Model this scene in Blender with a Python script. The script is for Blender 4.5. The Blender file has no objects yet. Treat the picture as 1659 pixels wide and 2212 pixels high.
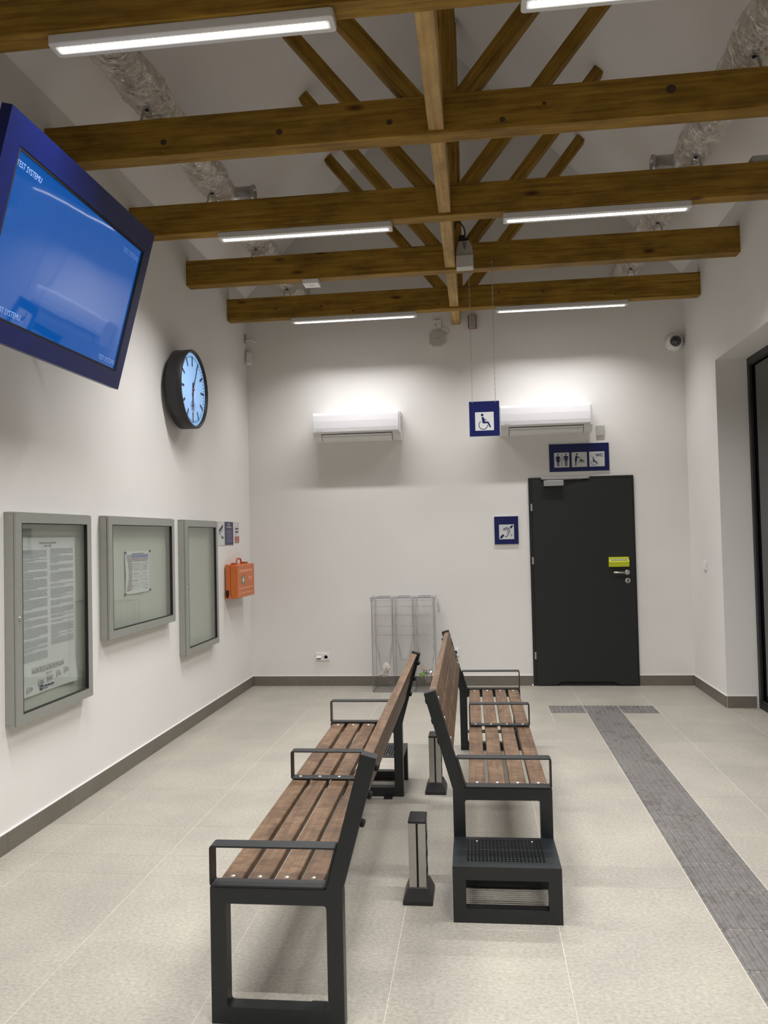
import bpy, bmesh, math, random
from mathutils import Vector, Matrix
random.seed(7)
SC = bpy.context.scene
COL = SC.collection
PI = math.pi
D, W = 8.227, 4.489          # far wall distance, room width

# ---------------------------------------------------------------- camera
FPX, YAW, PIT, ROL = 1722.13, 0.1159, 0.0301, -0.0228
def cam_axes():
    cy, sy, cp, sp = math.cos(YAW), math.sin(YAW), math.cos(PIT), math.sin(PIT)
    f = Vector((-sy*cp, cy*cp, sp)); r = Vector((cy, sy, 0)); u = r.cross(f)
    c, s = math.cos(ROL), math.sin(ROL)
    return c*r + s*u, -s*r + c*u, f
cr_, cu_, cf_ = cam_axes()
cam = bpy.data.cameras.new('camera')
cam.sensor_fit = 'VERTICAL'; cam.sensor_height = 36.0; cam.lens = FPX*36.0/2212.0
cam.clip_start = 0.05; cam.clip_end = 100
camo = bpy.data.objects.new('camera', cam); COL.objects.link(camo)
Mx = Matrix.Identity(4)
for i in range(3):
    Mx[i][0] = cr_[i]; Mx[i][1] = cu_[i]; Mx[i][2] = -cf_[i]
Mx[0][3], Mx[1][3], Mx[2][3] = 2.3908, 0.0, 1.5446
camo.matrix_world = Mx
SC.camera = camo

# ---------------------------------------------------------------- world and exposure
wd = bpy.data.worlds.new('night'); SC.world = wd; wd.use_nodes = True
wd.node_tree.nodes['Background'].inputs[0].default_value = (0.006, 0.009, 0.012, 1)
wd.node_tree.nodes['Background'].inputs[1].default_value = 1.0
SC.view_settings.view_transform = 'Standard'
SC.view_settings.look = 'None'
SC.view_settings.exposure = 0.0
SC.view_settings.gamma = 1.0
SC.view_settings.use_curve_mapping = False
LAMP_POWER = 37.0            # watts of each luminaire
LAMP_SPREAD = 126.0          # degrees
LAMP_COLOR = (1.0, 0.978, 0.985)
SC.cycles.transparent_max_bounces = 40

# ---------------------------------------------------------------- materials
def new_mat(name):
    m = bpy.data.materials.new(name); m.use_nodes = True
    nt = m.node_tree; b = nt.nodes['Principled BSDF']
    return m, nt, b
def N(nt, typ, **kw):
    n = nt.nodes.new(typ)
    for k, v in kw.items():
        if k in n.inputs: n.inputs[k].default_value = v
        else: setattr(n, k, v)
    return n
def ramp(nt, stops):
    r = nt.nodes.new('ShaderNodeValToRGB'); e = r.color_ramp.elements
    while len(e) > len(stops): e.remove(e[-1])
    while len(e) < len(stops): e.new(0.5)
    for i, (p, c) in enumerate(stops):
        e[i].position = p; e[i].color = (c[0], c[1], c[2], 1)
    return r
def plain(name, col, rough=0.5, metal=0.0, var=0.06, scale=30.0, bump=0.0, spec=0.5, emit=None, es=0.0, coat=0.0):
    m, nt, b = new_mat(name)
    tc = N(nt, 'ShaderNodeTexCoord'); nz = N(nt, 'ShaderNodeTexNoise', Scale=scale, Detail=4.0)
    nt.links.new(tc.outputs['Object'], nz.inputs['Vector'])
    lo = tuple(max(0, c*(1-var)) for c in col); hi = tuple(min(1, c*(1+var)) for c in col)
    r = ramp(nt, [(0.3, lo), (0.7, hi)])
    nt.links.new(nz.outputs['Fac'], r.inputs['Fac']); nt.links.new(r.outputs['Color'], b.inputs['Base Color'])
    b.inputs['Roughness'].default_value = rough; b.inputs['Metallic'].default_value = metal
    b.inputs['Specular IOR Level'].default_value = spec
    b.inputs['Coat Weight'].default_value = coat
    if bump:
        bp = N(nt, 'ShaderNodeBump', Strength=bump, Distance=0.002)
        nt.links.new(nz.outputs['Fac'], bp.inputs['Height']); nt.links.new(bp.outputs['Normal'], b.inputs['Normal'])
    if emit:
        b.inputs['Emission Color'].default_value = (*emit, 1); b.inputs['Emission Strength'].default_value = es
    return m
def wood(name, c0, c1, c2, knots=True, rough=0.5, gscale=1.0, blot=0.0):
    """timber whose grain runs along local X"""
    m, nt, b = new_mat(name)
    tc = N(nt, 'ShaderNodeTexCoord'); oi = N(nt, 'ShaderNodeObjectInfo')
    add = N(nt, 'ShaderNodeVectorMath', operation='ADD'); mul = N(nt, 'ShaderNodeVectorMath', operation='SCALE')
    cmb = N(nt, 'ShaderNodeCombineXYZ')
    for k in range(3): nt.links.new(oi.outputs['Random'], cmb.inputs[k])
    nt.links.new(cmb.outputs[0], mul.inputs[0]); mul.inputs['Scale'].default_value = 37.0
    nt.links.new(tc.outputs['Object'], add.inputs[0]); nt.links.new(mul.outputs[0], add.inputs[1])
    mp = N(nt, 'ShaderNodeMapping'); mp.inputs['Scale'].default_value = (0.9*gscale, 22*gscale, 22*gscale)
    nt.links.new(add.outputs[0], mp.inputs['Vector'])
    n1 = N(nt, 'ShaderNodeTexNoise', Scale=2.2, Detail=9.0, Roughness=0.62, Distortion=0.5)
    nt.links.new(mp.outputs[0], n1.inputs['Vector'])
    mp2 = N(nt, 'ShaderNodeMapping'); mp2.inputs['Scale'].default_value = (2.2, 4.5, 4.5)
    nt.links.new(add.outputs[0], mp2.inputs['Vector'])
    n2 = N(nt, 'ShaderNodeTexNoise', Scale=1.6, Detail=5.0, Roughness=0.6)
    nt.links.new(mp2.outputs[0], n2.inputs['Vector'])
    r1 = ramp(nt, [(0.30, c0), (0.5, c1), (0.72, c2)]); nt.links.new(n1.outputs['Fac'], r1.inputs['Fac'])
    r2 = ramp(nt, [(0.34, (0.62, 0.58, 0.55)), (0.62, (1.12, 1.1, 1.06))]); nt.links.new(n2.outputs['Fac'], r2.inputs['Fac'])
    mx = N(nt, 'ShaderNodeMixRGB', blend_type='MULTIPLY'); mx.inputs[0].default_value = 0.8
    nt.links.new(r1.outputs[0], mx.inputs[1]); nt.links.new(r2.outputs[0], mx.inputs[2])
    out = mx.outputs[0]
    if blot:
        mp4 = N(nt, 'ShaderNodeMapping'); mp4.inputs['Scale'].default_value = (14, 9, 9)
        nt.links.new(add.outputs[0], mp4.inputs['Vector'])
        n3 = N(nt, 'ShaderNodeTexNoise', Scale=1.3, Detail=6.0, Distortion=1.2); nt.links.new(mp4.outputs[0], n3.inputs['Vector'])
        r4 = ramp(nt, [(0.4, (0.72, 0.66, 0.62)), (0.62, (1.08, 1.05, 1.0))]); nt.links.new(n3.outputs['Fac'], r4.inputs['Fac'])
        m4 = N(nt, 'ShaderNodeMixRGB', blend_type='MULTIPLY'); m4.inputs[0].default_value = blot
        nt.links.new(out, m4.inputs[1]); nt.links.new(r4.outputs[0], m4.inputs[2]); out = m4.outputs[0]
    if knots:
        mp3 = N(nt, 'ShaderNodeMapping'); mp3.inputs['Scale'].default_value = (1.9, 5.5, 5.5)
        nt.links.new(add.outputs[0], mp3.inputs['Vector'])
        vo = N(nt, 'ShaderNodeTexVoronoi', Scale=1.0); nt.links.new(mp3.outputs[0], vo.inputs['Vector'])
        r3 = ramp(nt, [(0.045, (0.25, 0.17, 0.13)), (0.075, (0.55, 0.45, 0.4)), (0.13, (1, 1, 1))])
        nt.links.new(vo.outputs['Distance'], r3.inputs['Fac'])
        m3 = N(nt, 'ShaderNodeMixRGB', blend_type='MULTIPLY'); m3.inputs[0].default_value = 1.0
        nt.links.new(out, m3.inputs[1]); nt.links.new(r3.outputs[0], m3.inputs[2]); out = m3.outputs[0]
    nt.links.new(out, b.inputs['Base Color'])
    bp = N(nt, 'ShaderNodeBump', Strength=0.25, Distance=0.002)
    nt.links.new(n1.outputs['Fac'], bp.inputs['Height']); nt.links.new(bp.outputs['Normal'], b.inputs['Normal'])
    b.inputs['Roughness'].default_value = rough; b.inputs['Specular IOR Level'].default_value = 0.3
    return m
def plaster(name, col, seed=0.0):
    m, nt, b = new_mat(name)
    tc = N(nt, 'ShaderNodeTexCoord')
    n1 = N(nt, 'ShaderNodeTexNoise', Scale=1.4, Detail=5.0); n2 = N(nt, 'ShaderNodeTexNoise', Scale=160.0, Detail=3.0)
    n3 = N(nt, 'ShaderNodeTexNoise', Scale=5.0, Detail=2.0)
    for n in (n1, n2, n3): nt.links.new(tc.outputs['Object'], n.inputs['Vector'])
    r = ramp(nt, [(0.3, tuple(c*0.975 for c in col)), (0.7, tuple(min(1, c*1.02) for c in col))])
    nt.links.new(n1.outputs['Fac'], r.inputs['Fac']); nt.links.new(r.outputs[0], b.inputs['Base Color'])
    ma = N(nt, 'ShaderNodeMath', operation='MULTIPLY_ADD'); ma.inputs[1].default_value = 6.0
    nt.links.new(n3.outputs['Fac'], ma.inputs[0]); nt.links.new(n2.outputs['Fac'], ma.inputs[2])
    bp = N(nt, 'ShaderNodeBump', Strength=0.12, Distance=0.0015)
    nt.links.new(ma.outputs[0], bp.inputs['Height']); nt.links.new(bp.outputs['Normal'], b.inputs['Normal'])
    b.inputs['Roughness'].default_value = 0.85; b.inputs['Specular IOR Level'].default_value = 0.25
    return m
def stone(name, lo, mid, hi, rough=0.5, vscale=1.0, streak=3.0, stains=False, world=True):
    """fired porcelain tile: fine streaky grain, slow tonal drift, object to object variation"""
    m, nt, b = new_mat(name)
    tc = N(nt, 'ShaderNodeTexCoord'); geo = N(nt, 'ShaderNodeNewGeometry'); oi = N(nt, 'ShaderNodeObjectInfo')
    src = geo.outputs['Position'] if world else tc.outputs['Object']
    mp = N(nt, 'ShaderNodeMapping'); mp.inputs['Scale'].default_value = (1.0, streak, 1.0)
    nt.links.new(src, mp.inputs['Vector'])
    nA = N(nt, 'ShaderNodeTexNoise', Scale=62.0*vscale, Detail=8.0, Roughness=0.75)
    nB = N(nt, 'ShaderNodeTexNoise', Scale=2.3*vscale, Detail=6.0, Roughness=0.6)
    nt.links.new(mp.outputs[0], nA.inputs['Vector']); nt.links.new(src, nB.inputs['Vector'])
    r = ramp(nt, [(0.32, lo), (0.5, mid), (0.68, hi)]); nt.links.new(nA.outputs['Fac'], r.inputs['Fac'])
    rB = ramp(nt, [(0.3, (0.86, 0.86, 0.87)), (0.7, (1.08, 1.07, 1.05))]); nt.links.new(nB.outputs['Fac'], rB.inputs['Fac'])
    mx = N(nt, 'ShaderNodeMixRGB', blend_type='MULTIPLY'); mx.inputs[0].default_value = 0.9
    nt.links.new(r.outputs[0], mx.inputs[1]); nt.links.new(rB.outputs[0], mx.inputs[2])
    ov = N(nt, 'ShaderNodeMapRange'); ov.inputs['To Min'].default_value = 0.955; ov.inputs['To Max'].default_value = 1.035
    nt.links.new(oi.outputs['Random'], ov.inputs['Value'])
    mv = N(nt, 'ShaderNodeVectorMath', operation='SCALE')
    nt.links.new(mx.outputs[0], mv.inputs[0]); nt.links.new(ov.outputs[0], mv.inputs['Scale'])
    out = mv.outputs[0]
    if stains:
        nC = N(nt, 'ShaderNodeTexNoise', Scale=9.0, Detail=7.0, Distortion=1.5); nt.links.new(src, nC.inputs['Vector'])
        rC = ramp(nt, [(0.36, (0.72, 0.7, 0.67)), (0.46, (1, 1, 1)), (0.62, (1, 1, 1)), (0.7, (1.12, 1.12, 1.12))])
        nt.links.new(nC.outputs['Fac'], rC.inputs['Fac'])
        m5 = N(nt, 'ShaderNodeMixRGB', blend_type='MULTIPLY'); m5.inputs[0].default_value = 0.9
        nt.links.new(out, m5.inputs[1]); nt.links.new(rC.outputs[0], m5.inputs[2]); out = m5.outputs[0]
    nt.links.new(out, b.inputs['Base Color'])
    rr = N(nt, 'ShaderNodeMapRange'); rr.inputs['To Min'].default_value = rough-0.06; rr.inputs['To Max'].default_value = rough+0.1
    nt.links.new(nB.outputs['Fac'], rr.inputs['Value']); nt.links.new(rr.outputs[0], b.inputs['Roughness'])
    bp = N(nt, 'ShaderNodeBump', Strength=0.08, Distance=0.001)
    nt.links.new(nA.outputs['Fac'], bp.inputs['Height']); nt.links.new(bp.outputs['Normal'], b.inputs['Normal'])
    return m
def clear(name, tint, gloss=0.08, rough=0.05, haze=0.0, hazecol=(0.8, 0.8, 0.8), bump=0.0, ior=1.45):
    m = bpy.data.materials.new(name); m.use_nodes = True; nt = m.node_tree; nt.nodes.clear()
    o = N(nt, 'ShaderNodeOutputMaterial'); t = N(nt, 'ShaderNodeBsdfTransparent'); g = N(nt, 'ShaderNodeBsdfGlossy')
    t.inputs['Color'].default_value = (*tint, 1); g.inputs['Roughness'].default_value = rough
    # Schlick reflectance from the facing angle, the same for both sides of a thin sheet
    fr = N(nt, 'ShaderNodeLayerWeight', Blend=0.5); mx = N(nt, 'ShaderNodeMixShader'); f0 = ((ior-1)/(ior+1))**2
    pw = N(nt, 'ShaderNodeMath', operation='POWER'); pw.inputs[1].default_value = 4.0
    ma = N(nt, 'ShaderNodeMath', operation='MULTIPLY_ADD'); ma.inputs[1].default_value = (1-f0)*gloss; ma.inputs[2].default_value = f0*gloss
    nt.links.new(fr.outputs['Facing'], pw.inputs[0]); nt.links.new(pw.outputs[0], ma.inputs[0]); nt.links.new(ma.outputs[0], mx.inputs[0])
    if haze:
        d = N(nt, 'ShaderNodeBsdfDiffuse'); d.inputs['Color'].default_value = (*hazecol, 1)
        tl = N(nt, 'ShaderNodeBsdfTranslucent'); tl.inputs['Color'].default_value = (*hazecol, 1)
        md = N(nt, 'ShaderNodeMixShader'); md.inputs[0].default_value = 0.5
        nt.links.new(d.outputs[0], md.inputs[1]); nt.links.new(tl.outputs[0], md.inputs[2])
        m2 = N(nt, 'ShaderNodeMixShader'); m2.inputs[0].default_value = haze
        nt.links.new(t.outputs[0], m2.inputs[1]); nt.links.new(md.outputs[0], m2.inputs[2])
        nt.links.new(m2.outputs[0], mx.inputs[1])
    else:
        nt.links.new(t.outputs[0], mx.inputs[1])
    if bump:
        tc = N(nt, 'ShaderNodeTexCoord'); nz = N(nt, 'ShaderNodeTexNoise', Scale=22.0, Detail=5.0, Distortion=1.0)
        nt.links.new(tc.outputs['Object'], nz.inputs['Vector'])
        bp = N(nt, 'ShaderNodeBump', Strength=bump, Distance=0.01); nt.links.new(nz.outputs['Fac'], bp.inputs['Height'])
        nt.links.new(bp.outputs[0], g.inputs['Normal'])
    nt.links.new(g.outputs[0], mx.inputs[2]); nt.links.new(mx.outputs[0], o.inputs['Surface'])
    return m

M_WALL = plaster('white_plaster', (0.79, 0.775, 0.745))
M_CEIL = plaster('ceiling_plaster', (0.86, 0.835, 0.815))
M_REVEAL = plaster('reveal_plaster', (0.66, 0.65, 0.63))
M_BEAM = wood('stained_spruce', (0.165, 0.085, 0.008), (0.28, 0.158, 0.017), (0.38, 0.23, 0.035), rough=0.62)
M_KNOT = plain('dark_knot', (0.055, 0.026, 0.010), 0.6, var=0.35, scale=90)
M_LEDGER = wood('pale_stained_spruce', (0.30, 0.185, 0.060), (0.46, 0.30, 0.115), (0.54, 0.37, 0.155), rough=0.65)
M_SLAT = wood('brown_bench_wood', (0.105, 0.066, 0.040), (0.155, 0.101, 0.062), (0.20, 0.135, 0.086), knots=False, rough=0.45, gscale=1.3, blot=1.0)
M_TILE = stone('beige_grey_tile', (0.272, 0.256, 0.214), (0.370, 0.350, 0.296), (0.47, 0.447, 0.385), rough=0.42, streak=1.35)
M_GROUT = plain('light_grout', (0.58, 0.55, 0.46), 0.9, var=0.15, scale=60)
M_TACT = stone('dark_grey_tactile', (0.115, 0.108, 0.10), (0.165, 0.157, 0.148), (0.21, 0.20, 0.19), rough=0.5, streak=0.6, stains=True)
M_BASE = stone('skirting_tile', (0.12, 0.108, 0.085), (0.165, 0.15, 0.12), (0.215, 0.195, 0.16), rough=0.5, streak=1.0, vscale=1.5)
M_SEALGLINT = plain('sealant_highlight_white', (0.82, 0.81, 0.78), 0.5, var=0.02)
M_STEEL = plain('anthracite_steel', (0.011, 0.0135, 0.015), 0.38, var=0.12, scale=60, spec=0.5)
M_STEELTOP = M_STEEL
M_BOLT = plain('bright_bolt', (0.75, 0.75, 0.73), 0.25, 0.9, var=0.1)
M_BLACK = plain('black_plastic', (0.018, 0.018, 0.019), 0.45, var=0.1)
M_RUBBER = plain('black_rubber', (0.008, 0.008, 0.009), 0.7)
M_ALU = plain('satin_aluminium', (0.46, 0.455, 0.41), 0.42, 0.25, var=0.05)
M_ALUBR = plain('brushed_aluminium', (0.55, 0.55, 0.55), 0.32, 0.8, var=0.06, scale=80)
M_CHROME = plain('chrome', (0.7, 0.7, 0.68), 0.15, 1.0, var=0.02)
M_CASE = plain('grey_powder_coat', (0.325, 0.335, 0.302), 0.45, 0.25, var=0.03)
M_CASEBACK = plain('pale_green_grey_board', (0.58, 0.60, 0.535), 0.5, var=0.02)
M_DOOR = plain('anthracite_door', (0.011, 0.013, 0.0125), 0.5, var=0.08, scale=120, bump=0.05)
M_DOORFR = plain('black_door_frame', (0.011, 0.012, 0.012), 0.45, var=0.08)
M_WHITE = plain('white_plastic', (0.80, 0.80, 0.79), 0.35, var=0.015)
M_WHITEG = plain('glossy_white_plastic', (0.80, 0.80, 0.815), 0.18, var=0.01, coat=0.3)
M_LAMPBODY = plain('white_lamp_housing', (0.62, 0.615, 0.60), 0.35, var=0.02)
M_GREYP = plain('light_grey_plastic', (0.36, 0.35, 0.315), 0.4, var=0.03)
M_BEIGEP = plain('beige_plastic', (0.5, 0.49, 0.44), 0.4, var=0.02)
M_BLUE = plain('navy_sign', (0.006, 0.011, 0.088), 0.28, var=0.04)
M_SIGNW = plain('sign_white', (0.62, 0.63, 0.61), 0.3, var=0.02)
M_PAPER = plain('white_paper', (0.70, 0.71, 0.72), 0.6, var=0.02, scale=12, bump=0.2)
M_PRINT = plain('print_ink', (0.10, 0.10, 0.17), 0.6)
M_PRINTG = plain('grey_print_ink', (0.2, 0.2, 0.22), 0.6)
M_LILAC = plain('lilac_print', (0.42, 0.37, 0.40), 0.6, var=0.02)
M_PERI = plain('blue_print', (0.20, 0.25, 0.52), 0.6, var=0.02)
M_ORANGE = plain('orange_plastic', (0.58, 0.145, 0.028), 0.38, var=0.04)
M_ORANGED = plain('dark_orange_plastic', (0.45, 0.085, 0.015), 0.4, var=0.05)
M_GREEN = plain('first_aid_green', (0.02, 0.17, 0.09), 0.4)
M_PEACH = plain('peach_print', (0.86, 0.50, 0.36), 0.5)
M_YELLOW = plain('lime_yellow_plastic', (0.62, 0.68, 0.02), 0.35, var=0.03, emit=None)
M_RED = plain('dark_red', (0.22, 0.05, 0.06), 0.45)
M_CABLEY = plain('yellow_cable', (0.42, 0.36, 0.10), 0.5)
M_MONHOUSE = plain('monitor_blue', (0.006, 0.013, 0.10), 0.34, var=0.1, scale=8, spec=0.35)
M_GLASS = clear('case_glass', (0.93, 0.95, 0.93), gloss=0.9, rough=0.02, ior=1.5)
M_WINGLASS = clear('window_glass', (0.35, 0.38, 0.36), gloss=1.0, rough=0.02, ior=2.2)
M_ACRYL = clear('clear_acrylic', (0.994, 0.994, 0.998), gloss=0.5, rough=0.06)
M_ACRYLEDGE = clear('acrylic_edge', (0.30, 0.30, 0.34), gloss=0.8, rough=0.1, haze=0.25, hazecol=(0.5, 0.5, 0.55))
M_BAG = clear('thin_clear_bag', (0.99, 0.99, 0.985), gloss=1.0, rough=0.18, haze=0.035, hazecol=(0.9, 0.9, 0.86), bump=0.9, ior=1.6)
M_TISSUE = plain('white_tissue', (0.75, 0.72, 0.66), 0.8, bump=0.5)
M_CLOCKFACE = plain('backlit_dial', (0.22, 0.32, 0.5), 0.4, var=0.0, emit=(0.33, 0.60, 1.0), es=0.72)
M_TICK = plain('dial_print', (0.03, 0.05, 0.10), 0.5)
M_SECOND = plain('red_brown_hand', (0.25, 0.10, 0.11), 0.5)
M_RIM = plain('glowing_lens', (0.8, 0.8, 0.78), 0.4, var=0.0, emit=(1.0, 0.97, 0.92), es=0.35)
M_LED = plain('led_strip', (0.9, 0.9, 0.9), 0.4, var=0.0, emit=(1.0, 0.97, 0.93), es=4.0)
M_LEDDOT = plain('led_lens', (0.9, 0.9, 0.9), 0.3, var=0.0, emit=(1.0, 0.95, 0.9), es=9.0)
M_DOME = plain('smoked_dome', (0.012, 0.012, 0.014), 0.06, var=0.0, coat=1.0)
M_SCRGREY = plain('pale_screen_text', (0.3, 0.4, 0.6), 0.4, var=0.0, emit=(0.06, 0.18, 0.50), es=0.55)

def screen_mat():
    m, nt, b = new_mat('monitor_screen')
    tc = N(nt, 'ShaderNodeTexCoord'); nz = N(nt, 'ShaderNodeTexNoise', Scale=2.6, Detail=1.0)
    nt.links.new(tc.outputs['Object'], nz.inputs['Vector'])
    bp = N(nt, 'ShaderNodeBump', Strength=0.06, Distance=0.02)
    nt.links.new(nz.outputs['Fac'], bp.inputs['Height']); nt.links.new(bp.outputs[0], b.inputs['Normal'])
    b.inputs['Base Color'].default_value = (0.004, 0.01, 0.03, 1)
    b.inputs['Roughness'].default_value = 0.035; b.inputs['IOR'].default_value = 1.85
    b.inputs['Emission Color'].default_value = (0.0, 0.15, 0.66, 1); b.inputs['Emission Strength'].default_value = 0.5
    return m
M_SCREEN = screen_mat()
def foil_mat():
    m, nt, b = new_mat('crumpled_foil')
    tc = N(nt, 'ShaderNodeTexCoord')
    v = N(nt, 'ShaderNodeTexVoronoi', Scale=24.0); v.feature = 'F1'; v.distance = 'MINKOWSKI'
    nz = N(nt, 'ShaderNodeTexNoise', Scale=9.0, Detail=7.0, Distortion=2.5, Roughness=0.6)
    mp = N(nt, 'ShaderNodeMapping'); mp.inputs['Scale'].default_value = (1, 0.5, 1)
    nt.links.new(tc.outputs['Object'], mp.inputs['Vector'])
    ad = N(nt, 'ShaderNodeMixRGB'); ad.inputs[0].default_value = 0.25
    nt.links.new(mp.outputs[0], ad.inputs[1]); nt.links.new(nz.outputs['Color'], ad.inputs[2])
    nt.links.new(tc.outputs['Object'], nz.inputs['Vector']); nt.links.new(ad.outputs[0], v.inputs['Vector'])
    sm = N(nt, 'ShaderNodeMath', operation='ADD')
    nt.links.new(v.outputs['Distance'], sm.inputs[0]); nt.links.new(nz.outputs['Fac'], sm.inputs[1])
    bp = N(nt, 'ShaderNodeBump', Strength=0.6, Distance=0.012); nt.links.new(sm.outputs[0], bp.inputs['Height'])
    nt.links.new(bp.outputs[0], b.inputs['Normal'])
    b.inputs['Base Color'].default_value = (0.80, 0.755, 0.70, 1); b.inputs["Metallic"].default_value = 1.0
    b.inputs['Roughness'].default_value = 0.10
    return m
M_FOIL = foil_mat()

# ---------------------------------------------------------------- mesh builder
ORG = {}
class M:
    def __init__(s): s.v = []; s.f = []; s.mi = []; s.sm = []
    def add(s, vs, fs, mi=0, smooth=False):
        o = len(s.v); s.v += [tuple(p) for p in vs]
        for f in fs: s.f.append(tuple(i+o for i in f)); s.mi.append(mi); s.sm.append(smooth)
        return s
    def box(s, x0, x1, y0, y1, z0, z1, mi=0):
        vs = [(x, y, z) for z in (z0, z1) for y in (y0, y1) for x in (x0, x1)]
        return s.add(vs, [(0,2,3,1), (4,5,7,6), (0,1,5,4), (2,6,7,3), (0,4,6,2), (1,3,7,5)], mi)
    def cham(s, x0, x1, y0, y1, z0, z1, c, mi=0):
        """box with its top edges chamfered"""
        vs = [(x0,y0,z0),(x1,y0,z0),(x1,y1,z0),(x0,y1,z0),(x0,y0,z1-c),(x1,y0,z1-c),(x1,y1,z1-c),(x0,y1,z1-c),
              (x0+c,y0+c,z1),(x1-c,y0+c,z1),(x1-c,y1-c,z1),(x0+c,y1-c,z1)]
        fs = [(3,2,1,0),(8,9,10,11)]
        for k in range(4):
            j = (k+1) % 4; fs += [(k,j,j+4,k+4),(k+4,j+4,j+8,k+8)]
        return s.add(vs, fs, mi)
    def prism(s, poly, fr, t, mi=0, smooth=False):
        """extrude 2-D poly through frame fr=(origin,u,v,n) by thickness t"""
        o, u, v, n = [Vector(a) for a in fr]; k = len(poly)
        vs = [o+u*p[0]+v*p[1] for p in poly] + [o+u*p[0]+v*p[1]+n*t for p in poly]
        fs = [tuple(range(k-1, -1, -1)), tuple(range(k, 2*k))] + [(i, (i+1) % k, (i+1) % k+k, i+k) for i in range(k)]
        return s.add(vs, fs, mi, smooth)
    def tube(s, pts, r, n=8, closed=False, mi=0, rb=None):
        pts = [Vector(p) for p in pts]; K = len(pts); rings = []
        up = None
        for i, p in enumerate(pts):
            a = pts[(i-1) % K] if (closed or i > 0) else p
            b = pts[(i+1) % K] if (closed or i < K-1) else p
            t = (b-a).normalized()
            if up is None:
                up = Vector((0, 0, 1)) if abs(t.z) < 0.9 else Vector((1, 0, 0))
            x = t.cross(up)
            if x.length < 1e-5: x = t.cross(Vector((0, 1, 0.3)))
            x.normalize(); y = x.cross(t).normalized(); up = y
            rr = r[i] if isinstance(r, (list, tuple)) else r
            ry = rr if rb is None else rb
            rings.append([p + x*math.cos(2*PI*k/n)*rr + y*math.sin(2*PI*k/n)*ry for k in range(n)])
        vs = [q for R_ in rings for q in R_]; fs = []
        for i in range(K if closed else K-1):
            a, b = i*n, ((i+1) % K)*n
            for k in range(n): fs.append((a+k, a+(k+1) % n, b+(k+1) % n, b+k))
        s.add(vs, fs, mi, True)
        if not closed:
            s.add(rings[0], [tuple(range(n-1, -1, -1))], mi); s.add(rings[-1], [tuple(range(n))], mi)
        return s
    def lathe(s, prof, c, ax='z', n=24, mi=0, smooth=True, arc=None):
        """prof: (radius, height) pairs, turned about axis ax through c"""
        c = Vector(c); vs = []
        A = {'z': (Vector((1,0,0)), Vector((0,1,0)), Vector((0,0,1))), 'y': (Vector((1,0,0)), Vector((0,0,1)), Vector((0,-1,0))),
             'x': (Vector((0,1,0)), Vector((0,0,1)), Vector((1,0,0)))}[ax]
        for r, h in prof:
            for k in range(n):
                a = 2*PI*k/n; vs.append(c + A[0]*r*math.cos(a) + A[1]*r*math.sin(a) + A[2]*h)
        fs = []
        for i in range(len(prof)-1):
            for k in range(n): fs.append((i*n+k, i*n+(k+1) % n, (i+1)*n+(k+1) % n, (i+1)*n+k))
        s.add(vs, fs, mi, smooth)
        if prof[0][0] > 1e-6: s.add(vs[:n], [tuple(range(n-1, -1, -1))], mi)
        if prof[-1][0] > 1e-6: s.add(vs[-n:], [tuple(range(n))], mi)
        return s
    def build(s, name, mats, parent=None, kind=None, bevel=0.0, label=None, cat=None, group=None, origin=None, seg=2):
        org = Vector(ORG.get(parent.name, (0, 0, 0))) if parent else None
        if parent is None:
            if origin is None:
                xs = [v[0] for v in s.v]; ys = [v[1] for v in s.v]; zs = [v[2] for v in s.v]
                origin = ((min(xs)+max(xs))/2, (min(ys)+max(ys))/2, min(zs))
            org = Vector(origin)
        me = bpy.data.meshes.new(name)
        me.from_pydata([tuple(Vector(v)-org) for v in s.v], [], s.f)
        for m_ in (mats if isinstance(mats, (list, tuple)) else [mats]): me.materials.append(m_)
        me.polygons.foreach_set('material_index', s.mi); me.polygons.foreach_set('use_smooth', s.sm)
        bm = bmesh.new(); bm.from_mesh(me); bmesh.ops.recalc_face_normals(bm, faces=bm.faces); bm.to_mesh(me); bm.free()
        me.update()
        o = bpy.data.objects.new(name, me); COL.objects.link(o)
        if parent: o.parent = parent; ORG[o.name] = tuple(org)
        else: o.location = org; ORG[o.name] = tuple(org)
        if bevel:
            b = o.modifiers.new('bevel', 'BEVEL'); b.width = bevel; b.segments = seg; b.limit_method = 'ANGLE'; b.angle_limit = math.radians(40)
        tag(o, label, cat, group, kind)
        return o
def tag(o, label=None, cat=None, group=None, kind=None):
    if label: o['label'] = label
    if cat: o['category'] = cat
    if group: o['group'] = group
    if kind: o['kind'] = kind
    return o
def thing(name, loc, label, cat, group=None, local=False):
    o = bpy.data.objects.new(name, None); COL.objects.link(o); o.location = loc
    o.empty_display_size = 0.05
    ORG[o.name] = (0, 0, 0) if local else tuple(loc)
    return tag(o, label, cat, group)
def copy_tree(o, parent=None):
    c = o.copy(); COL.objects.link(c)
    if parent: c.parent = parent
    for ch in list(o.children): copy_tree(ch, c)
    return c
def arc(cx, cy, r, a0, a1, n=16):
    return [(cx+r*math.cos(math.radians(a0+(a1-a0)*k/n)), cy+r*math.sin(math.radians(a0+(a1-a0)*k/n))) for k in range(n+1)]
def stroke(pts, w):
    """closed outline of a polyline of width w"""
    L, R_ = [], []
    for i, p in enumerate(pts):
        a = pts[max(0, i-1)]; b = pts[min(len(pts)-1, i+1)]
        dx, dy = b[0]-a[0], b[1]-a[1]; l = math.hypot(dx, dy) or 1
        nx, ny = -dy/l*w/2, dx/l*w/2
        L.append((p[0]+nx, p[1]+ny)); R_.append((p[0]-nx, p[1]-ny))
    return L + R_[::-1]
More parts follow.
